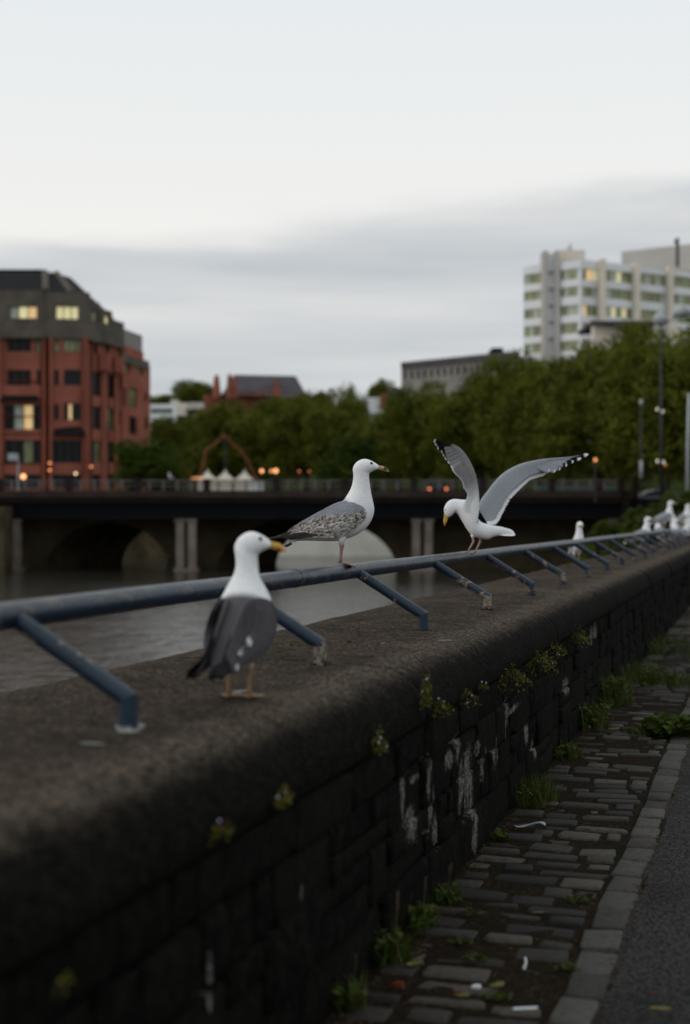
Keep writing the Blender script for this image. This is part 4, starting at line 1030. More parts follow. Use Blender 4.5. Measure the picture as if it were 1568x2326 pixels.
rb = vthing('brick_building', 'red brick office block with a grey mansard top, left of the bridge', 'building', 120, 150, GZ)
def zz(*w): return tuple([w[0] * .2536, w[1] * .2536, 568 + .2536 * w[2], 568 + .2536 * w[3]] + list(w[4:]))
GD = 'glass_dark'
mixd = lambda r, k: 'glass_dark' if r.random() < .75 else 'glass_green'
facade(rb, (-130, 150), (104, 150), 766, None, [zz(62, 278, 795, 908, 3, GD), zz(318, 360, 795, 910, 1, mixd), zz(62, 278, 1072, 1212, 3, GD), zz(326, 360, 1072, 1212, 1, GD),
    zz(36, 378, 1385, 1608, 4, lambda r, k: (GD, 'blind_pale', 'lit_warm', GD)[k]), zz(36, 378, 1700, 1908, 4, lambda r, k: (GD, GD, 'glass_green', GD)[k]), zz(36, 378, 2010, 2140, 3, GD),
    zz(-300, -60, 795, 908, 3, GD), zz(-300, -60, 1072, 1212, 3, GD), zz(-300, -60, 1385, 1608, 3, mixd), zz(-300, -60, 1700, 1908, 3, GD)], 'brick_red', seed=2)
facade(rb, (104, 151.2), (115, 151.2), 766, None, [], 'brick_red_dark', seed=3)
facade(rb, (115, 149.2), (199, 149.8), 766, None, [zz(484, 526, 795, 910, 1, 'glass_green'), zz(570, 722, 795, 910, 3, 'glass_green'), zz(484, 526, 1072, 1212, 1, GD), zz(572, 722, 1072, 1212, 4, mixd),
    zz(484, 526, 1380, 1520, 1, GD), zz(572, 722, 1372, 1525, 4, lambda r, k: 'lit_warm' if k == 1 else GD), zz(470, 750, 1702, 1908, 4, GD), zz(470, 745, 2010, 2140, 4, GD)], 'brick_red', seed=4)
facade(rb, (199, 150.6), (281, 158.5), 772, None, [zz(838, 880, 838, 928, 1, GD), zz(915, 976, 850, 940, 2, 'glass_green'), zz(1050, 1098, 872, 962, 1, 'glass_green'),
    zz(824, 906, 1092, 1310, 2, GD), zz(958, 1040, 1110, 1325, 2, GD), zz(824, 906, 1402, 1608, 2, mixd), zz(958, 1040, 1412, 1614, 2, mixd), zz(824, 906, 1712, 1904, 2, mixd), zz(958, 1040, 1720, 1904, 2, GD),
    zz(824, 906, 2012, 2140, 2, GD), zz(958, 1040, 2012, 2140, 2, GD), zz(1066, 1086, 1140, 1260, 1, GD), zz(1066, 1086, 1440, 1560, 1, GD)], 'brick_red', seed=5)
facade(rb, (281, 162), (341, 171), 812, None, [zz(1126, 1172, 985, 1092, 1, 'glass_green'), zz(1234, 1282, 1025, 1122, 1, 'glass_green'), zz(1158, 1226, 1235, 1412, 2, 'glass_green'), zz(1158, 1226, 1492, 1650, 2, GD),
    zz(1296, 1324, 1275, 1362, 1, GD), zz(1296, 1324, 1502, 1600, 1, GD), zz(1108, 1130, 1232, 1400, 1, GD)], 'brick_red', seed=6)
m0 = MB()                            # brick pilasters standing proud between the bays
for (q, d, ww) in ((2, 149.9, 5), (101, 149.9, 5), (116, 149.1, 5), (190, 149.5, 3), (197, 149.6, 4)):
    m1 = MB(); m1.box((X(q - ww / 2, d), d - .35, GZ - .2), (X(q + ww / 2, d), d + .1, Z(768, d))); vp(m1, 'pilaster', 'brick_red', rb)
for (q, d, ww) in ((203, 150.9, 4), (234, 154, 5), (262, 156.6, 3), (279, 158.2, 4)):
    m1 = MB(); m1.box((X(q - ww / 2, d), d - .45, GZ - .2), (X(q + ww / 2, d), d + .1, Z(780, d))); vp(m1, 'pilaster', 'brick_red', rb)
for (a_, b_, d) in ((92, 98, 149.96), (104.5, 113.5, 151.1), (185, 188, 149.6), (208, 209.5, 151.2), (246, 248, 155.0)):  # dark strips that paint recess shadow onto the brick front
    m1 = MB(); m1.box((X(a_, d), d - .12, GZ - .2), (X(b_, d), d + .2, Z(775, d))); vp(m1, 'recess_shade', 'brick_red_dark', rb)
for y_ in (865, 945, 985, 1052):
    m1 = MB(); m1.box((X(-130, 149.9), 149.88, Z(y_ + 1.5, 149.9)), (X(91, 149.9), 150.1, Z(y_ - 1, 149.9))); vp(m1, 'string_course', 'brick_red_dark', rb)
for (a_, b_, d, y0, y1) in ((5, 84, 150, 898, 911), (127, 190, 149.5, 969, 989)):   # slate skirts over the bay windows
    m1 = MB(); m1.add([(X(a_, d), d, Z(y0, d)), (X(b_, d), d, Z(y0, d)), (X(b_ + 6, d), d - .9, Z(y1, d)), (X(a_ - 3, d), d - .9, Z(y1, d)), (X(a_ - 3, d), d, Z(y1, d)), (X(b_ + 6, d), d, Z(y1, d))], [(0, 1, 2, 3), (3, 2, 5, 4), (0, 3, 4), (1, 5, 2)]); vp(m1, 'canopy', 'slate_dark', rb)
for (p0, p1, d0, y0, y1) in ((228, 248, 153.2, 803, 843), (262, 280, 156.4, 812, 848)):   # boxed brick oriels
    m1 = MB(); m1.box((X(p0, d0), d0 - .8, Z(y1, d0)), (X(p1, d0), d0 + .6, Z(y0, d0))); vp(m1, 'oriel', 'brick_red', rb)
# grey top storey
def lit(r, k): return ('blind_pale', 'lit_window', 'lit_warm')[k % 3]
facade(rb, (-130, 149.6), (108, 149.6), 660, 768, [zz(78, 330, 500, 612, 3, lit)], 'lead_grey', out=.3, seed=7, name='mansard_wall')
facade(rb, (108, 149.2), (205, 149.8), 663, 768, [zz(498, 702, 500, 618, 3, 'lit_window')], 'lead_grey', out=.3, seed=8, name='mansard_wall')
facade(rb, (205, 149.9), (228, 152.2), 682, 773, [zz(822, 888, 545, 635, 1, 'glass_green')], 'lead_grey', out=.3, seed=9, name='mansard_wall')
facade(rb, (228, 152.3), (256, 155.2), 700, 777, [zz(938, 982, 585, 662, 1, 'lit_window')], 'lead_grey', out=.3, seed=9, name='mansard_wall')
facade(rb, (256, 155.3), (283, 158.2), 726, 785, [], 'lead_grey', out=.3, seed=9, name='mansard_wall')
facade(rb, (268, 164), (323, 172), 742, 790, [], 'concrete_far', seed=10, name='plant_room'); facade(rb, (285, 162), (326, 168), 786, 806, [], 'brick_red', seed=11)
facade(rb, (281, 161.6), (340, 170.6), 802, 822, [], 'lead_grey', out=.4, seed=12, name='cornice')
m1 = MB()
F_ = lambda px, py, d: (X(px, d), d, Z(py, d))
bot = [F_(-130, 660, 149.4), F_(106, 660, 149.4), F_(160, 663, 149.6), F_(207, 680, 151), F_(258, 722, 158), F_(260, 730, 175)]
top = [F_(-130, 616, 156), F_(98, 617, 156), F_(120, 618, 157.5), F_(160, 630, 160), F_(212, 679, 163), F_(225, 690, 178)]
m1.add(bot + top, [(i, i + 1, 7 + i, 6 + i) for i in range(5)] + [(6, 7, 8, 9, 10, 11, 5)]); m1.box((X(-130, 160), 157, Z(700, 160)), (X(110, 160), 175, Z(622, 160))); vp(m1, 'roof', 'slate_dark', rb)
for (a_, b_) in ((F_(102, 618, 155.6), F_(103, 660, 149.2)), (F_(128, 621, 157.5), F_(162, 664, 149.4))):
    m1 = MB(); m1.tube([a_, b_], .35, 6); vp(m1, 'ridge_cap', 'lead_grey', rb)
for (x0, y0) in ((78, 700), (100, 700), (210, 752), (254, 760)):
    pass
for (q, y_, d, mt) in ((113, 1052, 148.6, 'lamp_wall'), (172, 1076, 148.9, 'lamp_yellow'), (207, 1060, 150.1, 'lamp_wall'), (274, 1063, 157, 'lamp_wall'), (113, 1068, 148.6, 'lamp_wall')):
    m1 = MB(); m1.tube([F_(q, y_ + 2, d), F_(q, y_, d), F_(q, y_ - 2, d)], [.10, .16, .10], 8); vp(m1, 'wall_lamp', mt, rb)

# ---- white office building on the right
wb = vthing('office_building', 'pale office building with long window bands and cream fins, above the trees', 'building', 1330, 250, GZ)
fl = [(608, 633), (649, 672), (690, 714), (730, 756), (771, 795), (812, 836)]
def gl(r, k): q = r.random(); return 'lit_pale' if q < .14 else ('lit_warm' if q < .17 else ('blind_pale' if q < .32 else 'glass_green'))
def gl2(r, k): q = r.random(); return 'blind_pale' if q < .2 else 'glass_green'
facade(wb, (1190, 257.5), (1320, 250), 606, 1100, [(1191, 1232, a * 1.0, b_ * 1.0, 4, gl2) for a, b_ in [(y0 + 13 - i * .9, y1 + 11 - i * .9) for i, (y0, y1) in enumerate(fl)]] + [(1272, 1318, y0 + 3, y1 + 2, 5, gl2) for y0, y1 in fl], 'office_white', frame='mullion_pale', seed=21)
facade(wb, (1320, 250), (1620, 266), 588, 1100, [(p0, p1, y0 + 3 + (p0 - 1320) * .085, y1 + 3 + (p0 - 1320) * .085, n_, gl) for y0, y1 in fl for p0, p1, n_ in ((1322, 1359, 3), (1378, 1438, 5), (1456, 1515, 5), (1532, 1590, 5))], 'office_white', frame='mullion_pale', seed=22)
for (q0, q1, d0, y_) in ((1361, 1376, 251.5, 590), (1440, 1454, 256, 598), (1517, 1530, 260, 605)):
    m1 = MB(); m1.box((X(q0, d0), d0 - .9, GZ), (X(q1, d0), d0 + 1, Z(y_, d0))); vp(m1, 'fin', 'office_cream', wb)
for (q0, q1) in ((1233.5, 1245), (1259, 1270)):
    m1 = MB(); m1.box((X(q0, 253), 252.2, GZ), (X(q1, 253), 256, Z(571, 253))); vp(m1, 'stair_column', 'office_grey', wb)
m1 = MB(); m1.box((X(1245, 253), 253.2, GZ), (X(1259, 253), 255, Z(574, 253))); vp(m1, 'stair_glazing', 'office_white', wb)
for y_ in (618, 656, 694, 732, 770):
    m1 = MB(); m1.box((X(1245.2, 253), 252.9, Z(y_ + 2, 253)), (X(1258.8, 253), 253.19, Z(y_ - 2, 253))); vp(m1, 'landing', 'concrete_far', wb)
m1 = MB(); m1.box((X(1269, 256), 256, Z(600, 256)), (X(1330, 256), 262, Z(567, 256))); vp(m1, 'penthouse', 'office_cream', wb)
m1 = MB(); m1.add([F_(1413, 571, 282), F_(1640, 545, 272), F_(1640, 620, 272), F_(1413, 620, 282), F_(1413, 571, 296), F_(1640, 545, 290), F_(1640, 620, 290), F_(1413, 620, 296)], [(0, 1, 2, 3), (0, 4, 5, 1), (3, 7, 4, 0), (7, 6, 5, 4)]); vp(m1, 'plant_room', 'office_grey', wb)
m1 = MB(); m1.add([F_(1190, 606, 257.6), F_(1320, 588, 250.1), F_(1620, 626, 266.1), F_(1500, 600, 290)], [(0, 1, 2, 3)]); vp(m1, 'roof', 'concrete_far', wb)
for (q, y0, y1, w) in ((1297, 553, 567, .12), (1291, 560, 567, .1), (1540, 540, 606, .3), (1535, 545, 552, .2)):
    m1 = MB(); m1.tube([F_(q, y1, 256), F_(q, y0, 256)], w, 6); vp(m1, 'mast', 'pole_dark', wb)
lb = vthing('low_building', 'low cream building with a dark flat roof in front of the office block', 'building', 1410, 228, GZ)
facade(lb, (1350, 228), (1492, 232), 736, 1000, [(1400, 1480, 744, 752, 6, 'glass_green')], 'office_cream', seed=31, frame='mullion_pale')
vbox(1344, 1496, 227, 240, 728, 735.8, 'roof', 'museum_slate', lb)
cb = vthing('concrete_building', 'grey concrete building with narrow upright windows rising behind the trees', 'building', 1010, 262, GZ)
facade(cb, (912, 262), (1180, 243), 836, 1050, [(917 + 15 * i, 924 + 15 * i, 844 - 1.4 * i, 862 - 1.3 * i, 1, 'glass_dark') for i in range(15)], 'concrete_far', seed=32, frame='concrete_far')
m1 = MB(); m1.add([F_(911, 823, 261.5), F_(1182, 796, 242.5), F_(1182, 811, 242.5), F_(911, 837, 261.5), F_(911, 823, 275), F_(1182, 796, 260), F_(1182, 811, 260), F_(911, 837, 275)], [(0, 1, 2, 3), (0, 4, 5, 1), (4, 0, 3, 7), (3, 2, 6, 7), (7, 6, 5, 4)]); vp(m1, 'roof', 'museum_slate', cb)
vbox(1118, 1144, 250, 256, 790, 806, 'plant_room', 'slate_dark', cb)
ml = vthing('brick_hall', 'red brick hall with a steep slate hipped roof and pointed gable above the trees', 'building', 590, 300, GZ)
facade(ml, (464, 300), (700, 306), 896, 1040, [], 'museum_brick', seed=33)
m1 = MB(); m1.add([F_(503, 897, 300), F_(699, 901, 305), F_(699, 901, 322), F_(503, 897, 322), F_(532, 851, 309), F_(672, 854, 312)], [(0, 1, 5, 4), (3, 0, 4), (1, 2, 5), (2, 3, 4, 5)]); vp(m1, 'roof', 'museum_slate', ml)
m1 = MB(); m1.add([F_(616, 897, 299), F_(642, 897, 299), F_(629, 856, 299.2), F_(616, 897, 306), F_(642, 897, 306), F_(629, 856, 308)], [(0, 1, 2), (0, 2, 5, 3), (1, 4, 5, 2), (5, 4, 3)]); vp(m1, 'gable', 'museum_brick', ml)
for (q, y0, w) in ((492, 851, 1.0), (522, 849, .9), (535, 852, .6)):
    m1 = MB(); m1.tube([F_(q, 905, 299), F_(q, 875, 299), F_(q, y0 + 6, 299), F_(q, y0, 299)], [w, w * .8, w * .6, .2], 6); vp(m1, 'turret', 'museum_brick', ml)
for i in range(4):
    m1 = MB(); q = 552 + 16 * i; m1.add([F_(q, 897, 299.2), F_(q + 9, 897, 299.2), F_(q + 4.5, 882, 299.4), F_(q, 897, 303), F_(q + 9, 897, 303), F_(q + 4.5, 882, 304)], [(0, 1, 2), (0, 2, 5, 3), (1, 4, 5, 2)]); vp(m1, 'dormer', 'museum_brick', ml)
w1_ = vthing('white_building', 'small white building with teal windows between the red block and the trees', 'building', 368, 225, GZ)
facade(w1_, (338, 225), (400, 225), 918, 1060, [(343, 392, 928, 940, 4, 'teal_panel'), (350, 390, 950, 960, 3, 'glass_dark')], 'office_white', seed=34, frame='mullion_pale')
w2_ = vthing('cream_building', 'cream building with a stepped parapet and grey metal roof, left of the brick hall', 'building', 420, 235, GZ)
facade(w2_, (385, 235), (424, 235), 915, 1060, [(392, 400, 935, 945, 1, GD)], 'office_cream', seed=35); vbox(388, 402, 235, 240, 908, 914.8, 'parapet', 'office_cream', w2_)
m1 = MB(); m1.add([F_(420, 930, 234), F_(465, 930, 234), F_(462, 914, 240), F_(428, 914, 240), F_(420, 930, 246), F_(465, 930, 246)], [(0, 1, 2, 3), (4, 0, 3), (1, 5, 2), (3, 2, 5, 4)]); vp(m1, 'roof', 'concrete_far', w2_)
w3_ = vthing('brick_terrace', 'dark purple brick terrace below the cream building', 'building', 410, 228, GZ)
facade(w3_, (392, 229), (440, 229), 944, 1080, [(402, 407, 965, 980, 1, 'blind_pale'), (412, 417, 965, 980, 1, 'blind_pale')], 'pillar_stone', seed=36)
w4_ = vthing('flat_roofed_building', 'white building with red and blue panels seen between two treetops', 'building', 870, 240, GZ)
facade(w4_, (826, 240), (912, 240), 903, 1040, [(828, 838, 908, 920, 1, 'glass_green')], 'office_white', seed=37)
vbox(864, 882, 239, 240, 896, 925, 'panel', 'brick_red', w4_); vbox(880, 912, 239.5, 250, 880, 896, 'parapet', 'car_paint', w4_)

# ---- trees
def leaf_cloud(seed, nclump, per, size, lumps=13, flat=0.0):
    """a crown of unit radius: leaf-sized faces gathered in clumps over uneven lobes"""
    r = random.Random(seed); nr = np.random.RandomState(seed)
    lob = [(Vector((r.uniform(-.55, .55), r.uniform(-.55, .55), r.uniform(-.65, .60))), r.uniform(.26, .44)) for _ in range(lumps)] + [(Vector((0, 0, -.05)), .74)] * 3
    V = []; Cc = []
    for k in range(nclump):
        c, rad_ = r.choice(lob); d = Vector((nr.normal(), nr.normal(), nr.normal() + .25)).normalized(); rr_ = rad_ * r.uniform(.72, 1.10) ** .8
        q = c + d * rr_; tone = r.uniform(0, 1); cs = r.uniform(.07, .15)
        for _ in range(per):
            o = q + Vector((nr.normal(), nr.normal(), nr.normal() * .7)) * cs * .6
            a = Vector((nr.normal(), nr.normal(), nr.normal() * .6)).normalized(); n_ = (d + Vector((nr.normal(), nr.normal(), nr.normal() + .3)) * .8).normalized(); b2 = a.cross(n_).normalized(); a = n_.cross(b2).normalized()
            s_ = size * r.uniform(.6, 1.3)
            V += [o - a * s_, o + b2 * s_ * .5, o + a * s_, o - b2 * s_ * .5]; t2 = min(1, max(0, tone * .8 + .1 + r.uniform(-.12, .12))); g_ = r.random(); Cc += [(t2, g_, 0)] * 4
    m = MB(); m.v = [tuple(v) for v in V]; m.f = [(i, i + 1, i + 2, i + 3) for i in range(0, len(V), 4)]; m.c = Cc; return m
tree_me = []
for i in range(5): tree_me.append(leaf_cloud(10 + i, 900, 26, .036).mesh('crown', 'leaf_tree'))
dark_me = leaf_cloud(30, 520, 26, .05).mesh('crown', 'leaf_dark')
tr = random.Random(3)
def tree(px, top, d, hw, bot, label, me=None, group='trees along the far bank', yspread=1.0):
    z1, z0 = Z(top, d), max(Z(bot, d), GZ + .3); rx = hw * d / FPX * (1.75 if me is None and bot > 1000 and hw > 36 else 1.15)
    t = vthing('tree', label, 'tree', px, d, GZ, group)
    o = bpy.data.objects.new('crown', me or tr.choice(tree_me)); COL.objects.link(o); o.parent = t
    o.location = (0, 0, (z0 + z1) / 2 - GZ); o.scale = (rx, rx * 1.05 * yspread, (z1 - z0) / 2 * 1.03); o.rotation_euler = (0, 0, tr.uniform(0, 6.3))
    m = MB(); h = (z0 + z1) / 2 - GZ; ht = z1 - GZ; m.tube([(0, 0, -.2), (.1, 0, h * .4), (0, .1, h * .8), (.2, 0, min(h * 1.3, ht * .8))], [.38, .3, .22, .08], 8)
    for k in range(4):
        a = k * 1.6 + px; m.tube([(0, .05, h * .6), (math.cos(a) * rx * .35, math.sin(a) * rx * .35, h * .8), (math.cos(a) * rx * .5, math.sin(a) * rx * .5, min(h * 1.15, ht * .75))], [.16, .1, .04], 6)
    m.obj('trunk', 'bark', t, True); return t
TL = [
 (336, 998, 136, 62, 1112, 'dark bushy tree against the right end of the red brick building', dark_me),
 (300, 1010, 140, 40, 1112, 'low dark tree half in front of the red brick building', dark_me),
 (384, 1000, 150, 36, 1112, 'rounded green tree just right of the dark bushy one', None),
 (372, 948, 190, 40, 1060, 'tree rising in front of the small white building', None),
 (370, 890, 420, 48, 950, 'far hazy tree on the skyline beside the red building', None),
 (450, 862, 440, 56, 950, 'far rounded tree on the skyline left of the brick hall', None),
 (445, 935, 224, 44, 1095, 'leftmost tree of the long row, in front of the cream building', None),
 (505, 922, 220, 52, 1095, 'tree of the row directly behind the marquee masts', None),
 (570, 908, 216, 56, 1095, 'tree of the row below the brick hall gable', None),
 (632, 893, 212, 54, 1095, 'tree of the row under the right end of the hall roof', None),
 (695, 880, 205, 54, 1095, 'tree of the row just right of the hall roof', None),
 (752, 890, 198, 46, 1095, 'tree of the row above the small round tree', None),
 (806, 862, 205, 34, 1095, 'slender tree with a ragged top left of the panelled building', None),
 (862, 858, 250, 26, 940, 'thin treetop against the sky left of the concrete building', None),
 (738, 882, 230, 24, 960, 'small treetop standing up behind the row', None),
 (792, 992, 125, 55, 1105, 'small rounded tree low in front of the row, behind the standing gull', dark_me),
 (850, 920, 170, 50, 1100, 'tree of the row beneath the red and blue panels', None),
 (905, 900, 160, 52, 1100, 'tree of the row at the left foot of the concrete building', None),
 (965, 880, 150, 56, 1100, 'tree of the row in front of the concrete building', None),
 (1030, 862, 142, 58, 1100, 'tree of the row behind the raised wing tip', None),
 (1090, 832, 135, 60, 1100, 'tree of the row under the right end of the concrete building', None),
 (1155, 806, 128, 62, 1100, 'tree of the row left of the office building', None),
 (1222, 800, 122, 62, 1100, 'tree of the row covering the left foot of the office building', None),
 (1290, 786, 114, 64, 1100, 'tree of the row under the corner of the office building', None),
 (1362, 745, 106, 76, 1105, 'tall tree of the row in front of the low cream building', None),
 (1440, 752, 100, 72, 1105, 'tree of the row left of the tall lamp post', None),
 (1510, 735, 95, 74, 1110, 'tree of the row directly behind the tall lamp post', None),
 (1585, 712, 90, 84, 1110, 'tree of the row cut by the right edge of the picture', None)]
for px, top, d, hw, bot, lab, me in TL: tree(px, top, d, hw, bot, lab, me, yspread=1.2)
mb = MB(); mb.grid([[(x, y, z) for x in np.linspace(-300, 300, 61)] for y, z in ((228, GZ - .3), (236, GZ + 3), (246, Z(1062, 246)), (300, Z(1050, 300)), (500, Z(1050, 500)))]); structure(vp(mb, 'hill', 'grass_slope', None, True))

# shrubs on the bank behind the wall
bush_me = [leaf_cloud(60 + i, 260, 22, .085, 7).mesh('foliage', 'leaf_weed') for i in range(3)]
SH = [(1205, 1300, 19.5, 45, 'low green shrub at the river edge of the coping under the landed gull tail'), (1262, 1272, 19, 40, 'green shrub right of it, left of the gull behind the rail'), (1330, 1245, 20.5, 42, 'green shrub directly behind the gull seen from the front'), (1395, 1216, 24, 42, 'green shrub left of the leftmost gull of the flock'), (1435, 1195, 30, 40, 'green shrub above the leftmost gull of the flock'),
      (1380, 1185, 52, 36, 'dark shrub at the right end of the bridge girder'), (1448, 1150, 55, 44, 'shrub by the right end of the balustrade'), (1500, 1128, 46, 42, 'shrub below the tall lamp post'), (1552, 1118, 42, 44, 'shrub at the right edge above the flock'), (1478, 1165, 36, 40, 'shrub just behind the highest gull of the flock'), (1545, 1150, 38, 40, 'shrub behind the gulls at the right edge')]
for i, (px, top, d, hw, lab) in enumerate(SH):
    b0 = -0.6 if d < 26 else 0.2; t = vthing('shrub', lab, 'shrub', px, d, b0, 'shrubs on the bank behind the wall')
    q = bpy.data.objects.new('foliage', bush_me[i % 3]); COL.objects.link(q); q.parent = t; h = Z(top, d) - b0; q.location = (0, 0, h * .5); q.scale = (hw * d / FPX * 1.2, hw * d / FPX * 1.5, h * .55); q.rotation_euler = (0, 0, i)
    m = MB(); m.tube([(0, 0, -.3), (.05, 0, h * .3), (0, .03, h * .6)], [.04, .03, .01], 6); m.obj('stem', 'bark', t)

# ---- marquee and its rusty truss
mq = vthing('marquee', 'white three-peaked marquee beyond the bridge', 'tent', 512, 200, GZ)
for c in (472, 512, 556):
    mb = MB(); rows = []; cx = X(c, 200); w = 21.5 * 200 / FPX
    for k in range(7):
        f = k / 6; s_ = w * (f ** 1.7); z = Z(1064 + 26 * f, 200)
        rows.append([(cx + s_ * math.copysign(min(1, abs(math.cos(a)) * 1.41), math.cos(a)), 200 + s_ * math.copysign(min(1, abs(math.sin(a)) * 1.41), math.sin(a)), z) for a in np.linspace(0, 2 * PI, 17)[:-1]])
    rows.append([(p[0], p[1], Z(1096, 200)) for p in rows[-1]]); mb.grid(rows, closed=True); vp(mb, 'canopy', 'tent_white', mq)
    m1 = MB(); m1.box((cx - w * .96, 200 - w * .96, GZ), (cx + w * .96, 200 + w * .96, Z(1096, 200))); vp(m1, 'side_wall', 'tent_white', mq)
tt = vthing('truss', 'rusty orange zigzag truss frame standing over the white marquee', 'truss', 515, 196, GZ)
pl = [(452, 1088), (460, 1062), (468, 1022), (488, 1008), (512, 989), (535, 1014), (550, 1025), (568, 1058), (584, 1092)]
for (a_, b_) in zip(pl, pl[1:]):
    pa, pb = Vector(F_(*a_, 196)), Vector(F_(*b_, 196)); ax = (pb - pa).normalized(); up_ = Vector((-ax.z, 0, ax.x)) * .11; m1 = MB()
    for o_ in (up_, -up_):
        for dy in (-.12, .12): m1.tube([pa + o_ + Vector((0, dy, 0)), pb + o_ + Vector((0, dy, 0))],   .04, 5)
    n_ = max(3, int((pb - pa).length / .35))
    for k in range(n_):
        p0, p1 = pa.lerp(pb, k / n_), pa.lerp(pb, (k + 1) / n_); sg = 1 if k % 2 else -1; m1.tube([p0 + up_ * sg, p1 - up_ * sg], .035, 4)
    vp(m1, 'lattice', 'truss_rust', tt)
m1 = MB(); m1.tube([F_(512, 1066, 196), F_(512, 990, 196)], .16, 6); vp(m1, 'mast', 'pole_dark', tt)
wv = vthing('white_cabin', 'white box cabin at the right foot of the orange truss', 'cabin', 581, 186, GZ); vbox(566, 596, 186, 189, 1093, 1125, 'walls', 'white_paint', wv); vbox(565, 597, 185.8, 189.2, 1091, 1092.9, 'roof', 'concrete_far', wv)
# festoon of orange lamps and park lamps
fs_ = vthing('festoon_lights', 'row of orange lamps left of the white marquee', 'lights', 444, 190, GZ)
m1 = MB(); m1.tube([F_(428, 1083, 190), F_(444, 1084.5, 190), F_(461, 1083, 190)], .03, 4); m1.tube([F_(428, 1120, 190), F_(428, 1082, 190)], .05, 5); m1.tube([F_(461, 1120, 190), F_(461, 1082, 190)], .05, 5); vp(m1, 'cable', 'pole_dark', fs_)
for k in range(6):
    m1 = MB(); q = 430 + 6 * k; m1.tube([F_(q, 1084.5, 190), F_(q, 1086, 190), F_(q, 1087.5, 190)], [.05, .11, .05], 8); vp(m1, 'lamp', 'lamp_orange', fs_)
def park_lamp(px, py, d, mat, lab, r=.2, grp=None, nm='lamp_post'):
    t = vthing(nm, lab, 'lamp', px, d, GZ, grp); m1 = MB(); m1.tube([F_(px, 1178 - (GZ - EYE) * FPX / d, d), F_(px, py + 3, d)], .06, 6); vp(m1, 'post', 'pole_dark', t)
    m1 = MB(); h = r * FPX / d; m1.tube([F_(px, py + h, d), F_(px, py + h * .5, d), F_(px, py, d), F_(px, py - h * .5, d), F_(px, py - h, d)], [r * .3, r * .87, r, r * .87, r * .3], 10); vp(m1, 'globe', mat, t)
park_lamp(595, 1070, 192, 'lamp_orange', 'orange park lamp just right of the truss', .24)
park_lamp(617, 1070, 194, 'lamp_wall', 'dimmer orange lamp, left of a close pair', .2)
park_lamp(627, 1070, 192, 'lamp_orange', 'brightest orange lamp, right of a close pair under the trees', .28)
park_lamp(680, 1071, 194, 'lamp_red', 'faint orange lamp below the treetops left of the standing gull', .12)
park_lamp(703, 1071, 194, 'lamp_red', 'very faint orange lamp nearest the standing gull', .10)
park_lamp(1353, 1045, 92, 'lamp_wall', 'orange lamp under the trees right of the wing tip', .10)
park_lamp(53, 1083, 101, 'lamp_orange', 'bright orange lamp low in front of the red building', .19)
park_lamp(1252, 1100, 101, 'lamp_yellow', 'round yellow lamp behind the balustrade below the long wing', .17)

# street lamps on the right
def fp(mb, nm, mat, t): return vp(mb, nm, mat, t, True)
la = vthing('street_lamp', 'tall dark street lamp with a wide pale lantern level with the treetops', 'street lamp', 1502, 78, .6)
m1 = MB(); m1.tube([F_(1502, 1200, 78), F_(1502, 1000, 78), F_(1502, 740, 78)], [.08, .06, .04], 10); fp(m1, 'post', 'pole_dark', la)
m1 = MB(); m1.tube([F_(1502, 742, 78), F_(1502, 730, 78), F_(1502, 716, 78), F_(1502, 707, 78)], [.10, .46, .36, .05], 14); fp(m1, 'lantern', 'pole_pale', la)
m1 = MB(); m1.tube([F_(1502, 742, 78), F_(1530, 724, 78), F_(1550, 712, 78)], [.05, .05, .05], 6); fp(m1, 'arm', 'pole_pale', la)
m1 = MB(); m1.tube([F_(1530, 714, 78), F_(1555, 706, 78), F_(1576, 712, 78)], [.18, .34, .12], 10); fp(m1, 'second_lantern', 'pole_pale', la)
for (q, y_, mt) in ((1494, 930, 'lamp_white'), (1506, 935, 'lamp_white'), (1494, 1048, 'lamp_white'), (1508, 1050, 'lamp_white')):
    m1 = MB(); m1.tube([F_(q, y_ + 4, 78), F_(q, y_, 78), F_(q, y_ - 4, 78)], [.03, .07, .03], 8); fp(m1, 'side_lamp', mt, la)
park_lamp(1514, 1055, 92, 'lamp_wall', 'orange lamp right of the tall post low under the trees', .12)
lb2 = vthing('street_lamp', 'shorter dark lamp post with a small white head left of the tall one', 'street lamp', 1457, 80, .6)
m1 = MB(); m1.tube([F_(1457, 1190, 80), F_(1457, 920, 80)], [.06, .035], 8); fp(m1, 'post', 'pole_dark', lb2)
m1 = MB(); m1.tube([F_(1457, 922, 80), F_(1457, 914, 80), F_(1457, 907, 80)], [.05, .12, .05], 10); fp(m1, 'lantern', 'pole_pale', lb2)
m1 = MB(); m1.tube([F_(1457, 1086, 80), F_(1457, 1046, 80)], [.09, .09], 10); fp(m1, 'sleeve', 'pole_pale', lb2)
pc = vthing('pale_pole', 'plain pale metal pole at the right edge of the picture', 'pole', 1564, 52, .3)
m1 = MB(); m1.tube([F_(1562, 1160, 52), F_(1563, 1010, 52), F_(1566, 893, 52)], [.062, .055, .045], 10); fp(m1, 'shaft', 'pole_pale', pc)
pq = vthing('street_sign', 'white sign box on a pole before the red building', 'sign', 40, 97, 2.78)
m1 = MB(); m1.tube([F_(41, 1118, 97), F_(41, 1040, 97)], .06, 8); vp(m1, 'post', 'pole_pale', pq)
m1 = MB(); m1.box((X(19, 97), 96.8, Z(1046, 97)), (X(41, 97), 97.1, Z(1030, 97))); vp(m1, 'board', 'pole_pale', pq)
hd = vthing('hoarding', 'teal hoarding panels seen through the balustrade at its right end', 'hoarding', 1310, 112, GZ)
for k in range(6): vbox(1214 + 32 * k, 1244 + 32 * k, 112, 112.1, 1103, 1122, 'panel', 'teal_panel', hd)

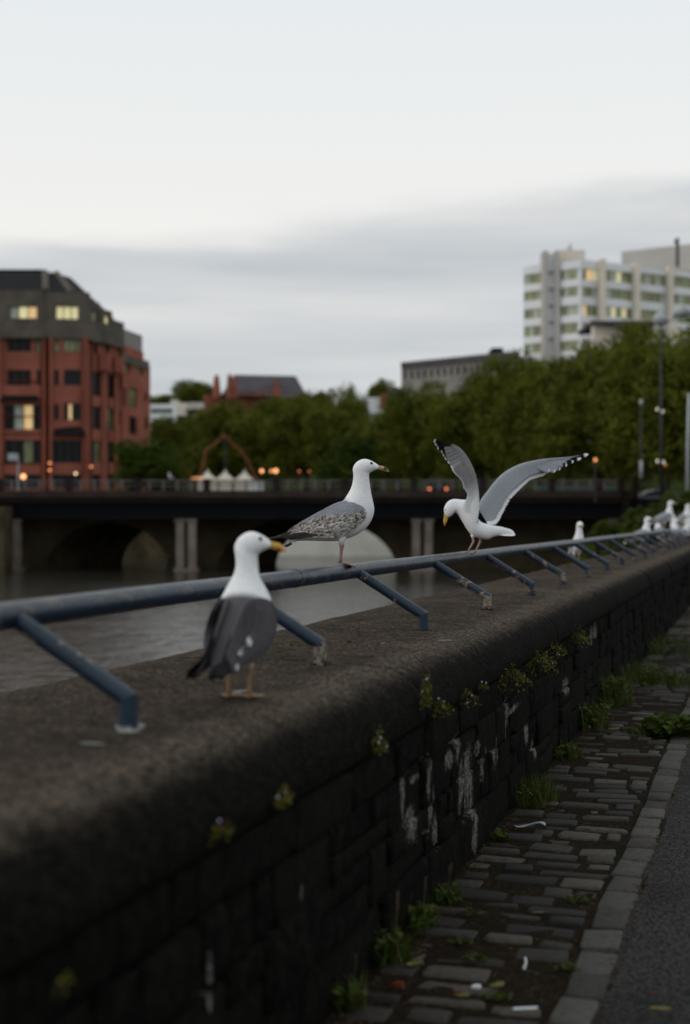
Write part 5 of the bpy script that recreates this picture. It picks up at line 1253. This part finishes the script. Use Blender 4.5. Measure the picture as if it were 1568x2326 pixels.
# cars
def car(lab, px, d, zb, L_, rot, paint, lights=None):
    t = vthing('parked_car', lab, 'car', px, d, zb); t.rotation_euler.z = TH + rot
    prof_ = [(-.5, .32), (-.495, .62), (-.44, .74), (-.36, .80), (-.22, 1.18), (-.05, 1.36), (.12, 1.36), (.27, 1.14), (.36, .88), (.47, .76), (.5, .55), (.5, .32)]
    mb = MB(); rows = []
    for yy_, k in ((-.84, .93), (-.80, .985), (-.5, 1), (.5, 1), (.80, .985), (.84, .93)): rows.append([(x * L_, yy_ * (1 if z < .8 else .86), .3 + (z - .3) * k) for x, z in prof_])
    mb.grid(rows); n_ = len(prof_); mb.f += [tuple(range(n_)), tuple(range(5 * n_, 6 * n_))[::-1]]; mb.obj('body', paint, t, True)
    for sg in (-1, 1):
        m1 = MB(); q = [(-.33, .86), (-.20, 1.16), (-.05, 1.27), (.11, 1.27), (.24, 1.08), (.32, .88)]; m1.add([(x * L_, sg * .745, z) for x, z in q] + [(x * L_, sg * .70, z) for x, z in q], [tuple(range(6)), tuple(range(6, 12))[::-1]]); m1.obj('side_window', 'glass_dark', t)
        for wx in (-.31, .31):
            m1 = MB(); m1.tube([(wx * L_, sg * .66, .31), (wx * L_, sg * .85, .31)], .31, 16); w_ = m1.obj('wheel', 'rubber', t); m1 = MB(); m1.tube([(wx * L_, sg * .84, .31), (wx * L_, sg * .87, .31)], .18, 12); m1.obj('rim', 'pole_pale', w_)
    for sg in (-.6, .6):
        m1 = MB(); m1.tube([(-.502 * L_, sg, .68), (-.488 * L_, sg, .68)], .10, 8); m1.obj('rear_light', lights or 'rubber', t)
    return t
car('dark blue car behind the shrubs right of the bridge', 1490, 108, 2.2, 4.1, rad(8), 'car_paint')
car('dark car driving away on the bridge with two red tail lights lit', 988, 103, 2.79, 3.9, rad(93), 'rubber', 'lamp_red')

# a small gull on the far balustrade
fgull = dup(fa, 'tiny distant gull on the bridge balustrade left of the white marquee', vw(X(388, 95.25), 95.25, Z(1090.4, D)), TH + rad(185), 1.0, GR); del fgull['group']

# ================================================================== weeds, litter, droppings
def leafy(lab, loc, h, spread, n, mat, seed, name='weed', flowers=0, droop=0.0, toward=Vector((0, 0, 0)), cat='plant', leaf=.016, group=None):
    r = random.Random(seed); m = MB(); fl_ = MB()
    for k in range(n):
        a = r.uniform(0, 2 * PI); rr_ = r.random() ** .5 * spread; z = h * r.random() * (1 - .5 * rr_ / spread) - droop * rr_ ; p = Vector((math.cos(a) * rr_, math.sin(a) * rr_, z)) + toward * r.random()
        s_ = leaf * r.uniform(.6, 1.4); n_ = Vector((r.gauss(0, .6), r.gauss(0, .6), 1)).normalized(); u = n_.orthogonal().normalized(); u = (Matrix.Rotation(r.uniform(0, 6.3), 3, n_) @ u); v = n_.cross(u); tn = (r.random(), r.random(), 0)
        m.add([p - u * s_, p - u * s_ * .2 + v * s_ * .62, p + u * s_, p - u * s_ * .2 - v * s_ * .62], [(0, 1, 2, 3)], [tn] * 4)
        if k % 3 == 0: m.tube([Vector((p.x * .3, p.y * .3, -.005)), p * .6, p], [.0014, .001, .0006], 3, [(.3, .2, 0)] * 3)
        if k < flowers: m2 = p + Vector((r.uniform(-.01, .02), 0, .012)); fl_.tube([m2, m2 + Vector((0, 0, .004)), m2 + Vector((0, 0, .008))], [.001, .0055, .002], 6)
    t = m.obj(name, mat, fix=False); t.location = loc; tag(t, lab, cat, group)
    if flowers: fl_.obj('flower', 'petal', t)
    return t
def grass(lab, loc, h, spread, n, seed, cat='grass tuft', group=None, stalks=0, leaves=0):
    r = random.Random(seed); m = MB()
    for k in range(n):
        a = r.uniform(0, 2 * PI); rr_ = r.random() ** .6 * spread; b0 = Vector((math.cos(a) * rr_ * .6, math.sin(a) * rr_, 0)); hh = h * r.uniform(.4, 1.1); ln = Vector((r.gauss(0, .45), r.gauss(0, .45), 0)) * hh; w = r.uniform(.0015, .0035); s_ = Vector((math.cos(a * 3), math.sin(a * 3), 0)) * w; tn = (r.random(), r.random() * .95, 0)
        m.add([b0 - s_, b0 + s_, b0 + ln * .35 + Vector((0, 0, hh * .6)) + s_ * .8, b0 + ln * .35 + Vector((0, 0, hh * .6)) - s_ * .8, b0 + ln + Vector((0, 0, hh * .95))], [(0, 1, 2, 3), (3, 2, 4)], [tn] * 5)
    for k in range(leaves):
        a = r.uniform(0, 6.3); rr_ = spread * r.random(); p = Vector((math.cos(a) * rr_ * .6, math.sin(a) * rr_, h * r.uniform(.1, .7))); s_ = r.uniform(.014, .03); n_ = Vector((r.gauss(.4, .5), r.gauss(0, .5), 1)).normalized(); u = n_.orthogonal().normalized(); u = Matrix.Rotation(r.uniform(0, 6), 3, n_) @ u; v = n_.cross(u); tn = (r.random(), r.random() * .9, 0)
        m.add([p - u * s_, p + v * s_ * .5, p + u * s_, p - v * s_ * .5], [(0, 1, 2, 3)], [tn] * 4)
    for k in range(stalks):
        x = r.uniform(-spread, spread) * .5; m.tube([(0, x, 0), (.01, x + .01, h), (.015, x + .02, h * 1.7)], [.0012, .001, .0008], 4, [(.9, .95, 0)] * 3)
        for j in range(7): z = h * (1.25 + .45 * j / 7); m.tube([(.012, x + .015, z), (.012 + r.uniform(-.004, .004), x + .02, z + .006)], [.0022, .001], 4, [(.9, .95, 0)] * 2)
    t = m.obj('grass_tuft', 'leaf_weed', fix=False); t.location = loc; return tag(t, lab, cat, group)
WX = XF + 0.02
GW = 'plants growing at the foot of the wall'
for (px, py, h, sp_, n, s_, st, lv, lab) in [
    (1205, 1820, .13, .20, 230, 1, 0, 30, 'bright grass tuft at the wall foot beside the white lime streaks'),
    (1140, 1905, .05, .06, 30, 2, 0, 25, 'small leafy sprig at the wall foot below the lime streaks'),
    (1000, 2040, .07, .10, 60, 3, 2, 50, 'low grass and leaves where the wall meets the setts, midway down the picture'),
    (955, 2105, .10, .10, 60, 4, 2, 70, 'leafy weed clump pressed against the wall above the pale edge setts'),
    (885, 2180, .13, .11, 90, 5, 3, 40, 'long grass clump by the wall, third from the bottom edge'),
    (795, 2285, .09, .07, 40, 6, 1, 50, 'dark weed at the very foot of the wall near the bottom edge'),
    (1290, 1720, .10, .14, 120, 7, 0, 60, 'leafy clump at the wall foot just above the bright grass tuft'),
    (1345, 1655, .22, .20, 150, 8, 0, 160, 'tall leafy weeds against the wall where the setts narrow'),
    (1378, 1600, .30, .26, 160, 9, 0, 240, 'tallest leafy weeds against the wall, bright at the top'),
    (1430, 1545, .20, .5, 260, 10, 0, 120, 'long strip of weeds along the distant wall foot'),
    (1475, 1480, .22, .8, 300, 11, 0, 160, 'farthest strip of weeds along the wall foot')]:
    p = on_z(px, py, 0.0); p.x = min(max(p.x, WX + sp_ * .25), -.6); grass(lab, p, h, sp_, n, s_, 'weed', GW, st, lv)
leafy('dark green plant growing up through the setts at the right edge', on_z(1530, 1668, 0), .16, .20, 420, 'leaf_weed', 21, leaf=.035)
grass('low grass patch spreading over the setts left of the dark green plant', on_z(1455, 1665, 0), .05, .16, 160, 22, leaves=40)
grass('grass growing right across the pavement far along the wall', on_z(1520, 1552, 0), .09, .45, 420, 23, leaves=60)
for (px, py, s_, lab) in [(1075, 2075, 31, 'tiny weed between two setts near the long grass'), (1045, 2140, 32, 'green sprig in a joint in the middle of the setts'), (1130, 2265, 33, 'small weed in the setts near the bottom edge'), (1310, 2045, 34, 'moss tuft beside the pale edge setts'), (1290, 2200, 35, 'grass growing along the joint of the edge setts'), (1080, 2180, 36, 'flat weed in the dirt beside the white cigarette end')]:
    leafy(lab, on_z(px, py, .002), .02, .042, 40, 'leaf_weed', s_, leaf=.008, group='small weeds between the setts')
# trailing plants in the joint beneath the coping
GC = 'small plants rooted under the coping'
for (px, py, n, h, sp_, s_, fl_, lab) in [(645, 1815, 70, .05, .045, 41, 2, 'bright yellow-green sprig under the coping, nearest clear one'), (505, 1890, 30, .05, .05, 42, 1, 'blurred brownish sprig under the coping, left of the bright one'), (862, 1700, 90, .08, .055, 43, 3, 'reddish and yellow sprig under the coping, right of the bright one'), (968, 1600, 110, .15, .045, 44, 3, 'tall trailing sprig climbing the coping joint above the lime streaks'),
    (1002, 1600, 90, .035, .10, 45, 2, 'first low sprig of the row along the coping joint'), (1062, 1572, 60, .025, .13, 46, 2, 'second sprig of the row along the coping joint'), (1098, 1556, 50, .03, .06, 47, 2, 'third sprig of the row along the coping joint'), (1160, 1520, 170, .045, .22, 48, 3, 'dense sprig in the middle of the row along the coping joint'), (1222, 1492, 240, .09, .24, 49, 4, 'largest sprig of the row along the coping joint'), (1262, 1466, 100, .05, .16, 50, 2, 'sprig just past the largest one along the coping joint'), (1312, 1442, 150, .09, .20, 51, 2, 'last brownish sprig of the row along the coping joint'),
    (150, 2235, 10, .035, .03, 52, 0, 'faint sprig low at the dark left end of the wall')]:
    p = on_x(px, py, XF + .03); t = leafy(lab, p, h, sp_, int(n * 1.3), 'leaf_coping', s_, flowers=fl_, leaf=.008 if px < 1100 else .011, group=GC, droop=.4, name='sprig'); t.scale = (.45, 1, 1)
for (px, py, lab, s_) in [(1397, 2527, 'small green sprig on the coping below the rail near the standing gull', 61)]:
    leafy(lab, on_z(793, 1463, WT), .02, .018, 26, 'leaf_weed', s_, leaf=.006, name='sprig')
leafy('yellow-green sprig on the coping beyond the third brace', on_z(1288, 1292, WT), .07, .04, 30, 'leaf_coping', 62, leaf=.012, name='sprig')
# seeding grass at the river edge of the coping
r = random.Random(8); mb = MB()
b0 = on_z(662, 1462, WT); bx = Vector((XB + .02, b0.y + .35, WT))
for k in range(4):
    y0 = bx.y + .03 * k; hh = (.10, .085, .115, .05)[k]; mb.tube([(bx.x, y0, WT - .01), (bx.x, y0 + .004, WT + hh)], [.0008, .0006], 4, [(.9, .95, 0)] * 2)
    for j in range(8): z = WT + hh * (.6 + .42 * j / 8); mb.tube([(bx.x, y0 + .004, z), (bx.x + r.uniform(-.004, .004), y0 + .004 + r.uniform(-.006, .006), z + .007)], [.0018, .0006], 4, [(.9, .95, 0)] * 2)
tag(mb.obj('seeding_grass', 'leaf_weed', fix=False), 'thin seeding grass stalks at the river edge of the coping beside the near gull', 'grass')
# dry moss patch beside the second brace
leafy('tuft of dry brown moss by the peeling brace behind the near gull', on_z(665, 1468, WT + .002), .012, .07, 120, 'dead_leaf', 64, leaf=.006, name='moss_tuft')
# litter
def flat_bit(name, lab, cat, loc, L_, w, h, rz, mat, seed=0):
    r = random.Random(seed); m = MB(); pts = [(math.cos(a) * L_ / 2 * r.uniform(.8, 1.1), math.sin(a) * w / 2 * r.uniform(.75, 1.15)) for a in np.linspace(0, 2 * PI, 11)[:-1]]; m.prism(pts, 0, h); o = m.obj(name, mat); o.location = loc; o.rotation_euler = (r.uniform(-.1, .1), r.uniform(-.1, .1), rz); return tag(o, lab, cat)
m = MB(); m.tube([(-.035, 0, .004), (.035, 0, .005)], .0038, 8); o = m.obj('paper_stick', 'litter_white'); o.location = on_z(1193, 2293, .012); o.rotation_euler.z = TH + .1; tag(o, 'white paper stick lying on the setts near the bottom edge', 'litter')
m = MB(); m.tube([(0, 0, 0), (.006, .004, .02), (.002, .01, .034)], [.005, .004, .0025], 7); o = m.obj('cigarette_end', 'litter_white'); o.location = on_z(1190, 2200, .006); tag(o, 'crumpled white cigarette end standing between the setts', 'litter')
flat_bit('tissue_scrap', 'pale crumpled scrap by the joint left of the yellow leaf', 'litter', on_z(1083, 2243, .012), .03, .018, .008, .3, 'litter_white', 3)
m = MB(); m.tube([(.07 * math.cos(a), .035 * math.sin(a), .012 + .012 * math.sin(a * 2)) for a in np.linspace(.2, 3.0, 9)], [.003, .011, .014, .012, .010, .013, .010, .007, .002], 8, flat=.45); o = m.obj('plastic_ring', 'litter_plastic', smooth=True); o.location = on_z(1203, 1882, .01); tag(o, 'curl of clear plastic beside the bright grass tuft', 'litter')
for (px, py, L_, w, rz, mt, lab) in [(1129, 2236, .055, .032, .9, 'dead_leaf', 'yellow-green leaf on the setts near the bottom edge'), (1050, 2260, .05, .02, .2, 'dead_leaf', 'pale dry leaf left of the yellow-green one'), (1222, 2072, .045, .022, .4, 'dead_leaf', 'small pale leaf among the setts above the cigarette end'), (1250, 1642, .09, .05, .4, 'dead_leaf', 'dry brown leaf by the weeds at the wall foot'), (1395, 1655, .08, .05, .2, 'dead_leaf', 'dry leaf below the tall weeds'), (942, 2188, .06, .03, .8, 'dead_leaf', 'brown leaf beside the long grass clump'), (1500, 2290, .07, .02, .1, 'dead_leaf', 'thin pale leaf lying on the asphalt'), (1480, 2255, .02, .012, 0, 'brick_bit', 'orange crumb on the asphalt')]:
    flat_bit('fallen_leaf' if mt == 'dead_leaf' else 'brick_crumb', lab, 'leaf' if mt == 'dead_leaf' else 'brick bit', on_z(px, py, .012 if px < 1400 else -.004), L_, w, .002, rz, mt, px)
flat_bit('brick_fragment', 'orange brick fragment lying on the dirt near the bottom edge', 'brick bit', on_z(905, 2241, .008), .035, .022, .014, .2, 'brick_bit', 5)
flat_bit('brick_crumb', 'small orange crumb between the setts right of the brick fragment', 'brick bit', on_z(1032, 2257, .008), .016, .012, .01, .2, 'brick_bit', 6)
# loose debris along the dirt joints: too many to count
mb = MB(); r = random.Random(77)
for k in range(2600):
    y = 3.4 + 9 * r.random() ** 1.6; x = r.choice([r.uniform(-1.15, -.5), r.gauss(-.45, .02), r.gauss(-1.12, .04)]); s_ = r.uniform(.002, .006); a = r.uniform(0, 6.3); u = Vector((math.cos(a), math.sin(a), 0)) * s_ * r.uniform(1, 2.6); v = Vector((-math.sin(a), math.cos(a), 0)) * s_ * .6; p = Vector((x, y, r.uniform(-.004, .002) if x < -.47 else .001)); 
    mb.add([p - u, p - v, p + u, p + v, p + Vector((0, 0, s_ * .7))], [(0, 1, 4), (1, 2, 4), (2, 3, 4), (3, 0, 4)])
stuff(mb.obj('litter_crumbs', 'crumb_brown', fix=False)); bpy.data.objects['litter_crumbs']['label'] = 'fine dry plant litter along the sett joints'
# bird droppings on the coping
for (px, py, L_, w, rz, lab) in [(545, 1572, .05, .018, .2, 'white dropping between the near gull and the river'), (292, 1662, .06, .028, .3, 'white splash at the foot of the nearest brace'), (210, 1690, .06, .015, .2, 'long pale dropping left of the nearest brace foot'), (870, 1462, .02, .012, .4, 'small dropping on the coping in the middle of the picture'), (472, 1532, .03, .01, .2, 'pale speck behind the tail of the near gull'), (1012, 1455, .09, .008, -.9, 'thin white streak over the rolled coping edge')]:
    p = on_z(px, py, WT + .002 if py > 1456 else WT + .002); flat_bit('dropping', lab, 'dropping', p, L_, w, .0025, rz + TH, 'bird_lime', px)
